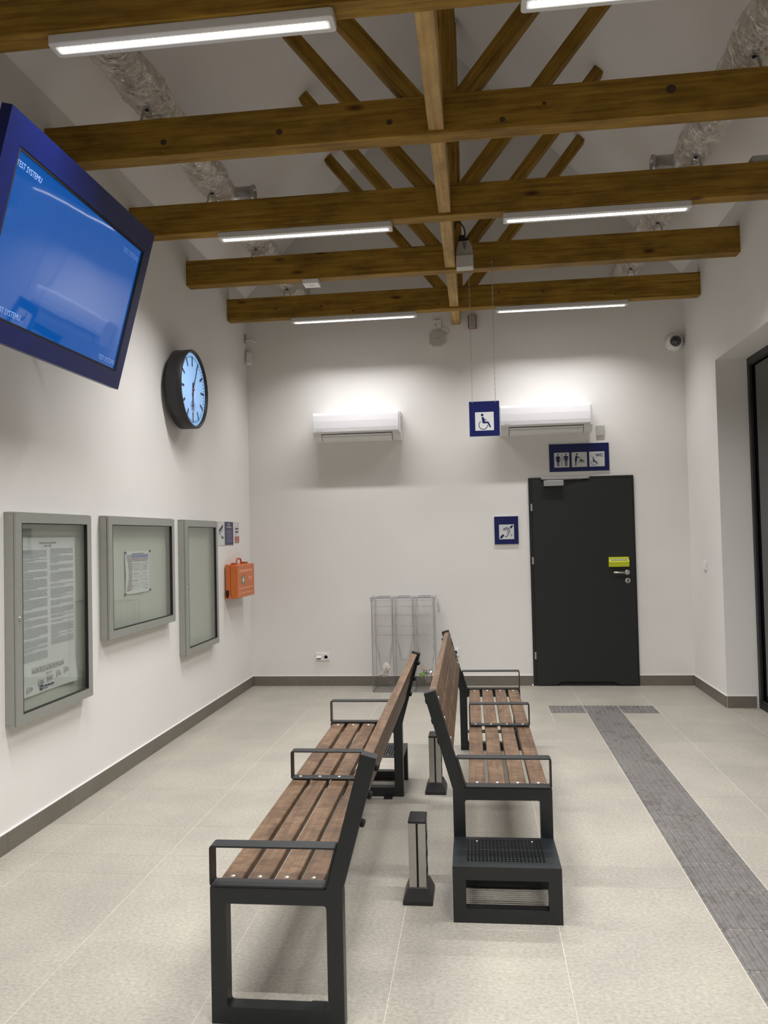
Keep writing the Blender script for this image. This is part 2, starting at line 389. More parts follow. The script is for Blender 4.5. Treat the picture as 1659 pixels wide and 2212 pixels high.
def rrect(x0, x1, y0, y1, r, n=4):
    return arc(x1-r, y0+r, r, -90, 0, n) + arc(x1-r, y1-r, r, 0, 90, n) + arc(x0+r, y1-r, r, 90, 180, n) + arc(x0+r, y0+r, r, 180, 270, n)
def text(body, fr, size, mat, parent, name='lettering', align='LEFT', thick=0.0006, sx=1.0, bold=0.0, n_off=0.0):
    cu = bpy.data.curves.new(name, 'FONT'); cu.body = body; cu.size = size; cu.extrude = thick; cu.align_x = align
    cu.resolution_u = 3; cu.offset = bold
    t = bpy.data.objects.new('tmp', cu); COL.objects.link(t)
    me = bpy.data.meshes.new_from_object(t); COL.objects.unlink(t); bpy.data.objects.remove(t)
    o_, u, v, n = [Vector(a) for a in fr]; org = Vector(ORG.get(parent.name, (0, 0, 0)))
    for vt in me.vertices:
        c = vt.co.copy(); vt.co = o_ + u*c.x*sx + v*c.y + n*(c.z+n_off) - org
    me.materials.clear(); me.materials.append(mat)
    ob = bpy.data.objects.new(name, me); COL.objects.link(ob); ob.parent = parent; ORG[ob.name] = tuple(org)
    return ob
def FB(x, z, y=D):   # frame on a wall facing the camera
    return ((x, y, z), (1, 0, 0), (0, 0, 1), (0, -1, 0))
def FL(y, z, x=0.0): # frame on the left wall, facing the room
    return ((x, y, z), (0, 1, 0), (0, 0, 1), (1, 0, 0))
X_, Y_, Z_ = Vector((1,0,0)), Vector((0,1,0)), Vector((0,0,1))

# ================================================================ the setting
ZW = 4.115; SL = 1.11; ZR = ZW + SL*W/2; YN = -2.6
REC_Y0, REC_Y1, REC_X, REC_Z = 2.3, 7.204, 4.751, 3.012
def struct(m, name, mat, parent=None, **k):
    o = m.build(name, mat, parent, kind='structure' if parent is None else None, **k); return o
struct(M().box(-0.3, 0, YN, D+0.3, -0.05, ZW), 'wall_left', M_WALL)
gable = [(-0.3, -0.05), (W+0.3, -0.05), (W+0.3, ZW-0.34), (W, ZW), (W/2, ZR), (0, ZW), (-0.3, ZW-0.34)]
struct(M().prism([(0, -0.05), (W, -0.05), (W, ZW), (W/2, ZR), (0, ZW)], ((0, D+0.3, 0), (1,0,0), (0,0,1), (0,-1,0)), 0.3), 'wall_back', M_WALL)
struct(M().prism([(0, -0.05), (W, -0.05), (W, ZW), (W/2, ZR), (0, ZW)], ((0, YN, 0), (1,0,0), (0,0,1), (0,-1,0)), 0.3), 'wall_near', M_WALL)
m = M()
m.box(W, W+0.35, REC_Y1, D+0.3, -0.05, ZW); m.box(W, W+0.35, YN, REC_Y0, -0.05, ZW); m.box(W, W+0.35, REC_Y0, REC_Y1, REC_Z, ZW)
struct(m, 'wall_right', M_WALL)
m = M()
m.prism([(-0.02, ZW-0.022), (W/2, ZR), (W/2, ZR+0.2), (-0.3, ZW-0.333+0.2)], ((0, D+0.3, 0), (1,0,0), (0,0,1), (0,-1,0)), D+0.6-YN)
m.prism([(W/2, ZR), (W+0.02, ZW-0.022), (W+0.3, ZW-0.333+0.2), (W/2, ZR+0.2)], ((0, D+0.3, 0), (1,0,0), (0,0,1), (0,-1,0)), D+0.6-YN)
struct(m, 'ceiling', M_CEIL)

# floor: grout bed, tiles laid on it one by one
floor = struct(M().box(-0.05, W+0.45, YN-0.05, D+0.05, -0.06, -0.0012), 'floor', M_GROUT, origin=(0, 0, -0.0012))
cache = {}
def tile(x0, x1, y0, y1, mat, name, gap=0.0013, z0=-0.010, top=0.0, kind='flat'):
    w, h = round(x1-x0, 4), round(y1-y0, 4)
    if w < 0.02 or h < 0.02: return
    key = (w, h, kind, mat.name)
    if key not in cache:
        t = M(); t.cham(-w/2+gap, w/2-gap, -h/2+gap, h/2-gap, z0, top, 0.0008)
        if kind == 'rib':
            nb = 8; p = (w-0.01)/nb
            for k in range(nb):
                c = -w/2+0.005+p*(k+0.5)
                t.cham(c-p*0.30, c+p*0.30, -h/2+gap, h/2-gap, -0.001, 0.0048, 0.0032)
        if kind == 'blister':
            nb = 8; p = w/nb
            for i in range(nb):
                for j in range(nb):
                    c = -w/2+p*(i+0.5); d = -h/2+h/nb*(j+0.5)
                    t.cham(c-p*0.32, c+p*0.32, d-p*0.28, d+p*0.28, -0.001, 0.005, 0.0034)
        me_o = t.build(name, mat, floor); ORG.pop(me_o.name, None)
        cache[key] = me_o.data
        # built around the origin: take it back to its own coordinates
        for vt in me_o.data.vertices: vt.co = vt.co + Vector(ORG['floor'])
        me_o.location = Vector(((x0+x1)/2, (y0+y1)/2, 0)) - Vector(ORG['floor'])
        return me_o
    o = bpy.data.objects.new(name, cache[key]); COL.objects.link(o); o.parent = floor
    o.location = Vector(((x0+x1)/2, (y0+y1)/2, 0)) - Vector(ORG['floor'])
    return o
xs = [0, 0.222, 0.833, 1.444, 2.055, 2.667, 3.278, 3.889, W]
ys = []; y = 4.205
while y > YN: ys.append(y); y -= 0.613
ys.append(YN); ys = ys[::-1]; y = 4.205+0.613
while y < D-0.05: ys.append(y); y += 0.613
ys.append(D)
SX0, SX1 = 3.278, 3.581
BY0, BY1, BX0, BX1 = 6.983, 7.27, 2.975, 3.885
ysA = sorted(ys + [3.81])
for i in range(len(xs)-1):
    for j in range(len(ysA)-1):
        x0, x1, y0, y1 = xs[i], xs[i+1], ysA[j], ysA[j+1]
        if abs(x0-3.278) < 1e-3:
            if y0 > 7.2:
                tile(x0, x1, y0, y1, M_TILE, 'floor_tile')
            elif y1 > 7.2:
                tile(SX1, x1, y0, BY0, M_TILE, 'floor_tile')
            else: tile(SX1, x1, y0, y1, M_TILE, 'floor_tile')
        elif abs(x0-2.667) < 1e-3 and y0 < 7.2 < y1:
            tile(x0, BX0, y0, y1, M_TILE, 'floor_tile'); tile(BX0, x1, y0, BY0, M_TILE, 'floor_tile')
        else: tile(x0, x1, y0, y1, M_TILE, 'floor_tile')
for k in range(len(ys)-1):      # strip of floor inside the window recess
    if REC_Y0 < ys[k+1] and ys[k] < REC_Y1:
        tile(W, REC_X+0.06, max(ys[k], REC_Y0), min(ys[k+1], REC_Y1), M_TILE, 'floor_tile')
sj = [6.983, 6.667, 6.35, 6.04, 5.731, 5.441, 5.113, 4.807, 4.501, 4.189, 3.876, 3.804, 3.576, 3.249, 2.949, 2.64, 2.335, 2.03, 1.72, 1.41, 1.1, 0.79, 0.48, 0.17, -0.14, -0.45, -0.76, -1.07, -1.38, -1.69, -2.0, -2.31, YN]
for a, b in zip(sj[1:], sj[:-1]): tile(SX0, SX1, a, b, M_TACT, 'tactile_tile', gap=0.002, kind='rib')
for k in range(3): tile(BX0+k*(BX1-BX0)/3, BX0+(k+1)*(BX1-BX0)/3, BY0, BY1, M_TACT, 'tactile_tile', gap=0.002, kind='blister')

# skirting
def skirt(name, p0, p1, n, start=0.0):
    """row of skirting tiles from p0 to p1, standing off the wall along n"""
    p0, p1, n = Vector(p0), Vector(p1), Vector(n); d = (p1-p0); L = d.length; d.normalize()
    base = M().prism([(0, 0), (L, 0), (L, 0.098), (0, 0.098)], (p0, d, Z_, n), 0.004)
    b = struct(base, name, M_GROUT)
    s = 0.0; nx = start if start else 0.605
    while s < L-0.01:
        e = min(L, nx)
        M().prism([(s+0.001, 0.001), (e-0.001, 0.001), (e-0.001, 0.099), (s+0.001, 0.099)], (p0, d, Z_, n), 0.010).build('skirting_tile', M_BASE, b)
        s = e; nx = e+0.605
    M().prism([(0, 0.099), (L, 0.099), (L, 0.104), (0, 0.104)], (p0, d, Z_, n), 0.008).build('sealant_highlight', M_SEALGLINT, b)  # white strip: highlight on the silicone along the top edge, painted in
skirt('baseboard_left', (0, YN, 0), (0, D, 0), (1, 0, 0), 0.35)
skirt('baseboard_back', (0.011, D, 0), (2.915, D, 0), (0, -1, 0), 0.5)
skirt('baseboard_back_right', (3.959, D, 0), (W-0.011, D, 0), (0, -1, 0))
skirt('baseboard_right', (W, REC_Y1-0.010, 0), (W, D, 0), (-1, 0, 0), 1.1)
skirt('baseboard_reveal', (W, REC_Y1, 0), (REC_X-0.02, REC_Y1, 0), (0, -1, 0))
for n_ in ('baseboard_back_right', 'baseboard_reveal'): pass

# glazing in the recess, black beyond it
win = thing('window_1', (REC_X, (REC_Y0+REC_Y1)/2, 0), 'floor to ceiling dark framed window wall in the right-hand recess', 'window')
win['kind'] = 'structure'
for k in ('label', 'category'): del win[k]
m = M(); fx0, fx1 = REC_X, REC_X+0.07
m.box(fx0, fx1, REC_Y0, REC_Y1, REC_Z-0.065, REC_Z); m.box(fx0, fx1, REC_Y0, REC_Y1, 0, 0.065)
for yy in (REC_Y0, REC_Y0+1.22, REC_Y0+2.44, REC_Y0+3.66, REC_Y1-0.065): m.box(fx0, fx1, yy, yy+0.065, 0.065, REC_Z-0.065)
m.build('frame', M_DOORFR, win, bevel=0.002)
m = M()
for a, b in ((REC_Y0+0.065, REC_Y0+1.22), (REC_Y0+1.285, REC_Y0+2.44), (REC_Y0+2.505, REC_Y0+3.66), (REC_Y0+3.725, REC_Y1-0.065)):
    g = M(); g.box(fx0-0.004, fx0+0.012, a-0.004, a+0.012, 0.06, REC_Z-0.06); g.box(fx0-0.004, fx0+0.012, b-0.012, b+0.004, 0.06, REC_Z-0.06)
    g.box(fx0-0.004, fx0+0.012, a, b, REC_Z-0.077, REC_Z-0.061); g.box(fx0-0.004, fx0+0.012, a, b, 0.061, 0.077)
    g.build('gasket', M_RUBBER, win)
    M().box(fx0+0.02, fx0+0.026, a, b, 0.065, REC_Z-0.065).build('pane', M_WINGLASS, win)
    M().box(fx0+0.046, fx0+0.052, a, b, 0.065, REC_Z-0.065).build('pane', M_WINGLASS, win)
M().box(W+0.001, W+0.019, 0, 0, 0, 0) if False else None

# ================================================================ roof timbers
ZB, ZT, BT = 3.696, 3.908, 0.110
BY = {k: 3.110 + 1.112*(k-1) for k in range(-1, 6)}
def member(name, poly, y0, y1, p0, p1, mat, parent, bevel=0.004):
    """timber in a vertical plane across the room; poly is its outline in (x,z), grain runs p0 -> p1"""
    d = Vector((p1[0]-p0[0], 0, p1[1]-p0[1])).normalized(); n = Vector((0, 1, 0)); w = d.cross(n)
    R_ = Matrix((d, n, w)).transposed().to_4x4()
    c = Vector((p0[0], (y0+y1)/2, p0[1]))
    mm = M(); k = len(poly); h = (y1-y0)/2
    loc = [(Vector((q[0], 0, q[1]))-Vector((p0[0], 0, p0[1]))) for q in poly]
    vs = [(v.dot(d), -h, v.dot(w)) for v in loc] + [(v.dot(d), h, v.dot(w)) for v in loc]
    mm.add(vs, [tuple(range(k)), tuple(range(2*k-1, k-1, -1))] + [(i, (i+1) % k, (i+1) % k+k, i+k) for i in range(k)])
    o = mm.build(name, mat, None, bevel=bevel, origin=(0, 0, 0))
    o.parent = parent; o.matrix_local = Matrix.Translation(c-Vector(ORG[parent.name])) @ R_
    return o
def strut_poly(sgn):
    cx = W/2; n = (0.625, 0.7806); pts = []
    hw = 0.045
    def P(c, z): return (c, z)
    # left hand strut, mirrored for the right
    zb = ZT; xb = 2.112; xe, ze = 1.03, 5.258
    d = Vector((xe-xb, 0, ze-zb)).normalized(); q = Vector((d.z, 0, -d.x))
    a = Vector((xe, 0, ze))+q*hw; b = Vector((xe, 0, ze))-q*hw
    lx = hw/abs(q.x)*1.0
    pts = [(xb+lx, zb), (a.x, a.z), (b.x, b.z), (xb-lx, zb)]
    if sgn > 0: pts = [(2*cx-p[0], p[1]) for p in pts]; return pts, (2*cx-xb, zb), (2*cx-xe, ze)
    return pts, (xb, zb), (xe, ze)
TL = {-1: 'brown stained roof truss carrying lamps behind the viewer', 0: 'brown stained roof truss just over the viewer, out of the photo',
      1: 'roof truss nearest the viewer, its beam cut by the top edge of the photo',
      2: 'brown stained roof truss second from the viewer, its beam passing behind the monitor corner',
      3: 'third roof truss, its beam carrying a pair of long lamps in mid-room',
      4: 'fourth roof truss, with the small square white box under its left half',
      5: 'farthest roof truss, short knotty beam in front of the end wall'}
for k, yb in BY.items():
    t = thing('roof_truss', (W/2, yb, ZB), TL[k], 'truss', 'brown stained timber roof trusses')
    member('tie_beam', [(0.0, ZB), (W, ZB), (W, ZT), (0.0, ZT)], yb, yb+BT, (W/2, (ZB+ZT)/2), (W, (ZB+ZT)/2), M_BEAM, t)
    member('king_post', [(2.172, ZT), (2.314, ZT), (2.314, ZR-0.14), (2.243, ZR-0.06), (2.172, ZR-0.14)], yb+0.012, yb+BT-0.012, (2.243, ZT), (2.243, ZR), M_BEAM, t)
    for s in (-1, 1):
        pl, p0, p1 = strut_poly(s)
        member('strut', pl, yb+0.006, yb+BT-0.006, p0, p1, M_BEAM, t)
for x_, z_, r_, k in ((0.707, 3.771, 0.017, 2), (1.368, 3.775, 0.017, 2), (1.977, 3.778, 0.016, 2), (2.58, 3.742, 0.014, 2), (2.802, 3.81, 0.010, 2), (0.494, 3.788, 0.011, 5), (0.94, 3.79, 0.010, 5),
                      (1.257, 3.727, 0.010, 5), (2.075, 3.745, 0.009, 5), (2.65, 3.821, 0.009, 5), (3.063, 3.81, 0.009, 5), (3.727, 3.745, 0.009, 5), (3.45, 3.83, 0.024, 2)):
    tr = [o for o in COL.objects if o.name.startswith('roof_truss') and abs(o.location.y-BY[k]) < 1e-3][0]
    M().prism([(x_+r_*math.cos(2*PI*q/14)*1.1, z_+r_*math.sin(2*PI*q/14)) for q in range(14)], ((0, BY[k]+0.001, 0), (1,0,0), (0,0,1), (0,-1,0)), 0.0014).build('knot', M_KNOT, tr)
LTL = {0: 'ridge line tie timber at the very top of the photo, before the nearest truss', 1: 'pale tie timber running between the first and second trusses',
       2: 'pale tie timber running between the second and third trusses', 3: 'pale tie timber between the third and fourth trusses, beside the grey device',
       4: 'pale tie timber between the fourth and fifth trusses, cracked across near its end', 5: 'short tie timber stub between the last truss and the end wall'}
for k in range(0, 6):
    y0 = BY[k]+BT; y1 = BY[k+1] if k < 5 else D
    mm = M(); L = y1-y0; mm.box(-L/2, L/2, -0.042, 0.042, -0.1, 0.1)
    o = mm.build('tie_timber', M_LEDGER, None, bevel=0.006, origin=(0, 0, 0))
    o.rotation_euler = (0, 0, PI/2); o.location = (2.228, (y0+y1)/2, 3.712+0.1)
    tag(o, LTL[k], 'timber', 'tie timbers between the trusses')

# ================================================================ foil ducts
from mathutils import noise
def duct(xc, side):
    y0, y1 = YN+0.05, D-0.002; R0 = 0.113; zc = 4.103
    jr = random.Random(21); ns = 44; ysl = []; y = y0
    while y < y1: ysl.append(y); y += 0.05 if y < 2.6 else 0.0150
    ysl.append(y1); nr = len(ysl)-1; vs = []; fs = []
    for y in ysl:
        pin = sum(math.exp(-((y-(b+0.03))/0.13)**2) for b in BY.values())
        for j in range(ns):
            a = 2*PI*j/ns; ca, sa = math.cos(a), math.sin(a)
            q = Vector((ca*2.0, y*2.6, sa*2.0+xc)); r = R0 + noise.noise(q)*0.010
            w = noise.noise(Vector((ca*3+7, y*5, sa*3)))*0.5
            rg = 1-abs(noise.noise(Vector((ca*3.4+w, y*15+w*2, sa*3.4+xc))))*2.2
            r2 = 1-abs(noise.noise(Vector((ca*7.5+w*2, y*33, sa*7.5+3*xc+w))))*2.2
            r += (rg*0.0060+r2*0.0042)*(0.30+1.2*min(1, pin)) + 0.010*pin*(1 if sa > -0.3 else -0.4)
            jt = 0.0006+0.0030*min(1, pin)
            r += jr.uniform(-jt, jt)
            vs.append((xc+r*ca, y+jr.uniform(-0.003, 0.003), zc+r*sa))
    for i in range(nr):
        for j in range(ns): fs.append((i*ns+j, i*ns+(j+1) % ns, (i+1)*ns+(j+1) % ns, (i+1)*ns+j))
    s_ = 'left' if side < 0 else 'right'
    t = thing('foil_duct', (xc, (y0+y1)/2, zc-R0), 'crumpled silver foil air duct along the %s eaves' % s_, 'duct', 'foil ducts under the eaves')
    M().add(vs, fs, 0, False).build('foil_wrap', M_FOIL, t)
    d = 1 if side < 0 else -1
    sp = M().lathe([(0.056, 0.09*d), (0.056, 0.23*d), (0.064, 0.232*d), (0.064, 0.25*d), (0.04, 0.25*d), (0.038, 0.22*d), (0.0, 0.22*d)], (xc, 5.66, zc-0.015), 'x', 24)
    sp.build('outlet_spigot', M_ALUBR, t)
duct(0.578, -1); duct(W-0.578, 1)
HN = {1: 'nearest', 2: 'second', 3: 'third', 4: 'fourth', 5: 'farthest'}
for k in range(1, 6):
    for xc, s_ in ((0.60, 'left'), (W-0.612, 'right')):
        yb = BY[k]+0.030
        t = thing('duct_hanger', (xc, yb, ZT), 'forked metal bracket standing on the %s beam under the %s duct' % (HN[k], s_), 'bracket', 'brackets under the ducts')
        for d in (-1, 1):
            M().add([(xc+d*0.014, yb-0.013, 3.982), (xc+d*0.017, yb-0.013, 3.986), (xc+d*0.014, yb+0.013, 3.982), (xc+d*0.017, yb+0.013, 3.986),
                     (xc+d*0.036, yb-0.013, ZT+0.001), (xc+d*0.040, yb-0.013, ZT+0.001), (xc+d*0.036, yb+0.013, ZT+0.001), (xc+d*0.040, yb+0.013, ZT+0.001)],
                    [(0,1,5,4), (2,3,7,6), (0,2,6,4), (1,3,7,5), (4,5,7,6), (0,1,3,2)]).build('leg', M_ALUBR, t)
        m = M(); m.box(xc-0.017, xc+0.017, yb-0.014, yb+0.014, 3.980, 3.986); m.build('yoke', M_ALUBR, t)
        M().lathe([(0.012, 0), (0.013, 0.012), (0.009, 0.018), (0.0, 0.019)], (xc, yb, 3.975), 'z', 12).build('rubber_buffer', M_RUBBER, t)

# ================================================================ lamps
def luminaire(x0, x1, yb, label, dim=1.0):
    y0, y1 = yb+0.015, yb+0.122; zb = 3.655; t = thing('linear_luminaire', ((x0+x1)/2, (y0+y1)/2, zb), label, 'lamp', 'long white lamps under the beams')
    out = rrect(x0, x1, y0, y1, 0.016)
    M().prism(out, ((0, 0, zb), (1,0,0), (0,1,0), (0,0,1)), ZB-0.001-zb).build('housing', M_LAMPBODY, t, bevel=0.004)
    yc = (y0+y1)/2
    M().prism(rrect(x0+0.022, x1-0.022, yc-0.026, yc+0.026, 0.010), ((0, 0, zb-0.0015), (1,0,0), (0,1,0), (0,0,1)), 0.003).build('diffuser_rim', M_RIM, t)
    M().prism(rrect(x0+0.030, x1-0.030, yc-0.018, yc+0.018, 0.010), ((0, 0, zb-0.0025), (1,0,0), (0,1,0), (0,0,1)), 0.003).build('light_strip', M_LED, t)
    m = M(); n = 48
    for i in range(n):
        xx = x0+0.045+(x1-x0-0.09)*i/(n-1)
        m.lathe([(0.0055, 0.0), (0.004, -0.003), (0.0, -0.004)], (xx, yc-0.016, zb-0.002), 'z', 6)
    m.build('led_lenses', M_LEDDOT, t, kind='stuff')
    l = bpy.data.lights.new('lamp_light', 'AREA'); l.shape = 'RECTANGLE'; l.size = x1-x0-0.06; l.size_y = 0.036
    l.energy = LAMP_POWER*dim; l.spread = math.radians(LAMP_SPREAD); l.color = LAMP_COLOR
    lo = bpy.data.objects.new('lamp_light', l); COL.objects.link(lo); lo.parent = t; lo.location = (0, 0, -0.006)
for k in (-1, 1, 3, 5):
    for s_, (a, b) in (('left', (0.637, 1.864)), ('right', (2.62, 3.845))):
        lab = {1: 'largest glowing lamp, across the top left corner of the photo' if s_ == 'left' else 'glowing lamp cut off by the top edge, right of centre',
               3: 'long glowing lamp under the third beam, %s of the middle tie timber' % s_,
               5: 'small far glowing lamp under the last beam, %s of the middle tie timber' % s_}.get(k, 'long white lamp on a beam behind the viewer, %s side' % s_)
        luminaire(a, b, BY[k], lab, 0.45 if k == 5 else 1.0)

# ================================================================ benches
def frame_outline():
    # side frame outline in (u,z): foot, elbow, leaning back post, seat rail, front leg; opening cut separately
    return None
def side_frame(v0, v1, parent):
    """steel side frame between v0 and v1 (local y), built as a plate ring plus the leaning post"""
    m = M(); fr = ((0, v0, 0), (1,0,0), (0,0,1), (0,1,0)); t = v1-v0
    # ring built of convex pieces that share edges
    o = [(0, 0), (0.43, 0), (0.43, 0.43), (0.052, 0.43), (-0.068, 0.856), (-0.118, 0.842), (0, 0.424)]
    inn = rrect(0.052, 0.378, 0.053, 0.379, 0.010, 3)
    # triangulated plate with hole through bmesh
    bm = bmesh.new()
    ov = [bm.verts.new((p[0], v0, p[1])) for p in o]; iv = [bm.verts.new((p[0], v0, p[1])) for p in inn]
    oe = [bm.edges.new((ov[i], ov[(i+1) % len(ov)])) for i in range(len(ov))]
    ie = [bm.edges.new((iv[i], iv[(i+1) % len(iv)])) for i in range(len(iv))]
    r = bmesh.ops.triangle_fill(bm, edges=oe+ie, use_beauty=True)
    faces = [f for f in bm.faces]
    # drop triangles that fell inside the opening
    bad = [f for f in faces if 0.056 < f.calc_center_median().x < 0.374 and 0.057 < f.calc_center_median().z < 0.375]
    bmesh.ops.delete(bm, geom=bad, context='FACES_ONLY')
    ex = bmesh.ops.extrude_face_region(bm, geom=[f for f in bm.faces])
    for e in ex['geom']:
        if isinstance(e, bmesh.types.BMVert): e.co.y += t
    bm.verts.ensure_lookup_table(); bm.verts.index_update()
    m.add([tuple(v.co) for v in bm.verts], [tuple(v.index for v in f.verts) for f in bm.faces]); bm.free()
    return m.build('side_frame', M_STEEL, parent)
def arm_loop(v0, v1, parent, mid=False):
    """flat bar bent into a closed armrest loop"""
    th = 0.006
    if mid: pts = [(0.072, 0.436), (0.418, 0.436), (0.418, 0.564), (0.072, 0.564)]
    else: pts = [(0.052, 0.433), (0.430, 0.433), (0.430, 0.563), (0.016, 0.563)]
    # rounded corners
    P = [Vector((p[0], 0, p[1])) for p in pts]; out = []; inn = []; n = 4
    c = sum(P, Vector())/4
    ring = []
    for i in range(4):
        a, b, d = P[i-1], P[i], P[(i+1) % 4]; r = 0.012
        d1 = (a-b).normalized(); d2 = (d-b).normalized()
        for k in range(n+1):
            t = k/n; q = (b+d1*r)*(1-t)**2 + b*2*t*(1-t) + (b+d2*r)*t*t
            ring.append(q)
    K = len(ring); nor = []
    for i in range(K):
        tg = (ring[(i+1) % K]-ring[i-1]).normalized(); q = Vector((-tg.z, 0, tg.x))
        if q.dot(c-ring[i]) < 0: q = -q
        nor.append(q)
    vs = []
    for v in (v0, v1):
        for i in range(K): vs.append((ring[i].x, v, ring[i].z))
        for i in range(K): q = ring[i]+nor[i]*th; vs.append((q.x, v, q.z))
    fs = []
    for i in range(K):
        j = (i+1) % K
        fs += [(i, j, K+j, K+i), (2*K+i, 3*K+i, 3*K+j, 2*K+j), (i, 2*K+i, 2*K+j, j), (K+i, K+j, 3*K+j, 3*K+i)]
    return M().add(vs, fs).build('armrest', M_STEEL, parent, bevel=0.001)
LB = 2.28
def make_bench(label):
    t = thing('bench', (0, 0, 0), label, 'bench', 'back to back waiting benches', local=True)
    side_frame(0, 0.05, t); side_frame(LB-0.05, LB, t)
    arm_loop(-0.004, 0.05, t); arm_loop(LB-0.05, LB+0.004, t); arm_loop(LB/2-0.026, LB/2+0.026, t, True)
    # seat slats
    us = [0.071, 0.161, 0.252, 0.343]; rng = random.Random(3)
    for u in us:
        L = LB-0.102; mm = M(); mm.cham(-L/2, L/2, -0.0365, 0.0365, 0, 0.028, 0.003)
        o = mm.build('seat_slat', M_SLAT, None, origin=(0, 0, 0)); o.parent = t
        o.location = (u+0.036, LB/2, 0.4035); o.rotation_euler = (0, 0, PI/2)
        for v in (0.085, LB/2, LB-0.085):
            zz = 0.431 if v != LB/2 else 0.4425
            M().lathe([(0.0095, 0.0), (0.009, 0.0015), (0.005, 0.003), (0.0, 0.0034)], (u+0.036, v, zz), 'z', 12).build('bolt', M_BOLT, t)
    # under-seat angle brackets carrying the slats
    for v0, v1 in ((0.05, 0.11), (LB-0.11, LB-0.05), (LB/2-0.028, LB/2+0.028)):
        M().box(0.06, 0.42, v0, v1, 0.3975, 0.4035).build('seat_bracket', M_STEEL, t)
    # back slats on the front face of the leaning posts
    a = Vector((0.052, 0, 0.43)); b = Vector((-0.068, 0, 0.856)); d = (b-a).normalized(); n = Vector((d.z, 0, -d.x))
    for sc in (0.392, 0.298, 0.204):
        c = a+d*sc - n*0.017
        L = LB-0.102; mm = M(); mm.cham(-L/2, L/2, -0.0410, 0.0410, -0.017, 0.016, 0.003)
        o = mm.build('back_slat', M_SLAT, None, origin=(0, 0, 0)); o.parent = t
        X1 = Vector((0, 1, 0)); Z1 = n; Y1 = Z1.cross(X1)
        o.matrix_local = Matrix.Translation((c.x, LB/2, c.z)) @ Matrix((X1, Y1, Z1)).transposed().to_4x4()
        for v in (0.085, LB-0.085):
            q = a+d*sc
            prof = [(0.0095, 0.0), (0.009, 0.0015), (0.005, 0.003), (0.0, 0.0034)]
            bo = M().lathe(prof, (0, 0, 0), 'z', 12).build('bolt', M_BOLT, None, origin=(0, 0, 0)); bo.parent = t
            bo.matrix_local = Matrix.Translation((q.x-n.x*0.001, v, q.z-n.z*0.001)) @ Matrix((X1, Y1, Z1)).transposed().to_4x4()
            kb = M().lathe([(0.005, 0.0), (0.006, 0.010), (0.013, 0.012), (0.014, 0.02), (0.011, 0.026), (0.0, 0.027)], (0, 0, 0), 'z', 14).build('nut_cap', M_RUBBER, None, origin=(0, 0, 0)); kb.parent = t
            q2 = a+d*sc-n*0.038
            kb.matrix_local = Matrix.Translation((q2.x, v, q2.z)) @ Matrix((X1, -Y1, -Z1)).transposed().to_4x4()
    # back bracket plates behind the slats, beside each post
    for v0, v1 in ((0.05, 0.11), (LB-0.11, LB-0.05)):
        p = a+d*0.15-n*0.0335; q = a+d*0.43-n*0.0335; w = n*(-0.005)
        M().add([(p.x, v0, p.z), (q.x, v0, q.z), (q.x+w.x, v0, q.z+w.z), (p.x+w.x, v0, p.z+w.z), (p.x, v1, p.z), (q.x, v1, q.z), (q.x+w.x, v1, q.z+w.z), (p.x+w.x, v1, p.z+w.z)],
                [(0,1,2,3), (7,6,5,4), (0,4,5,1), (1,5,6,2), (2,6,7,3), (3,7,4,0)]).build('back_bracket', M_STEEL, t)
    # step at one end: end plate with a window, perforated tread
    m = M()
    y0, y1 = -0.318, -0.270
    for (x0, x1, z0, z1) in ((0, 0.052, 0, 0.22), (0.378, 0.43, 0, 0.22), (0.052, 0.378, 0, 0.053), (0.052, 0.378, 0.168, 0.22)):
        m.box(x0, x1, y0, y1, z0, z1)
    m.build('step_frame', M_STEEL, t)
    m = M(); m.box(0, 0.055, -0.27, -0.001, 0.214, 0.22); m.box(0.375, 0.43, -0.27, -0.001, 0.214, 0.22)
    m.box(0.055, 0.375, -0.27, -0.262, 0.214, 0.22); m.box(0.055, 0.375, -0.03, -0.001, 0.214, 0.22)
    m.build('tread_border', M_STEEL, t)
    m = M(); nx, ny = 21, 13
    for i in range(nx+1):
        xx = 0.055+0.32*i/nx; m.box(xx-0.0028, xx+0.0028, -0.263, -0.029, 0.2145, 0.2195)
    for j in range(ny+1):
        yy = -0.262+0.232*j/ny; m.box(0.055, 0.375, yy-0.0033, yy+0.0033, 0.2147, 0.2193)
    m.build('perforated_tread', M_STEEL, t)
    for u in (0.10, 0.335): M().lathe([(0.005, 0), (0.004, 0.0025), (0, 0.003)], (u, -0.045, 0.2195), 'z', 8).build('screw', M_BOLT, t)
    for v in (0.05, LB-0.105):
        m = M(); m.box(0.065, 0.115, v, v+0.05, 0.0, 0.005)
        m.box(0.065, 0.115, (v if v < 1 else v+0.045), (v+0.005 if v < 1 else v+0.05), 0.0, 0.05); m.build('anchor_bracket', M_STEEL, t)
    return t
bR = make_bench('right-hand slatted bench, facing the door, mesh step at its near end')
bR.location = (2.254, 3.548, 0); bR.rotation_euler = (0, 0, 0.009)
bL = copy_tree(bR)
bL['label'] = 'left-hand slatted bench, nearest the viewer, facing the notice cases'
bL.location = (1.917, 4.795, 0); bL.rotation_euler = (0, 0, PI+0.009)

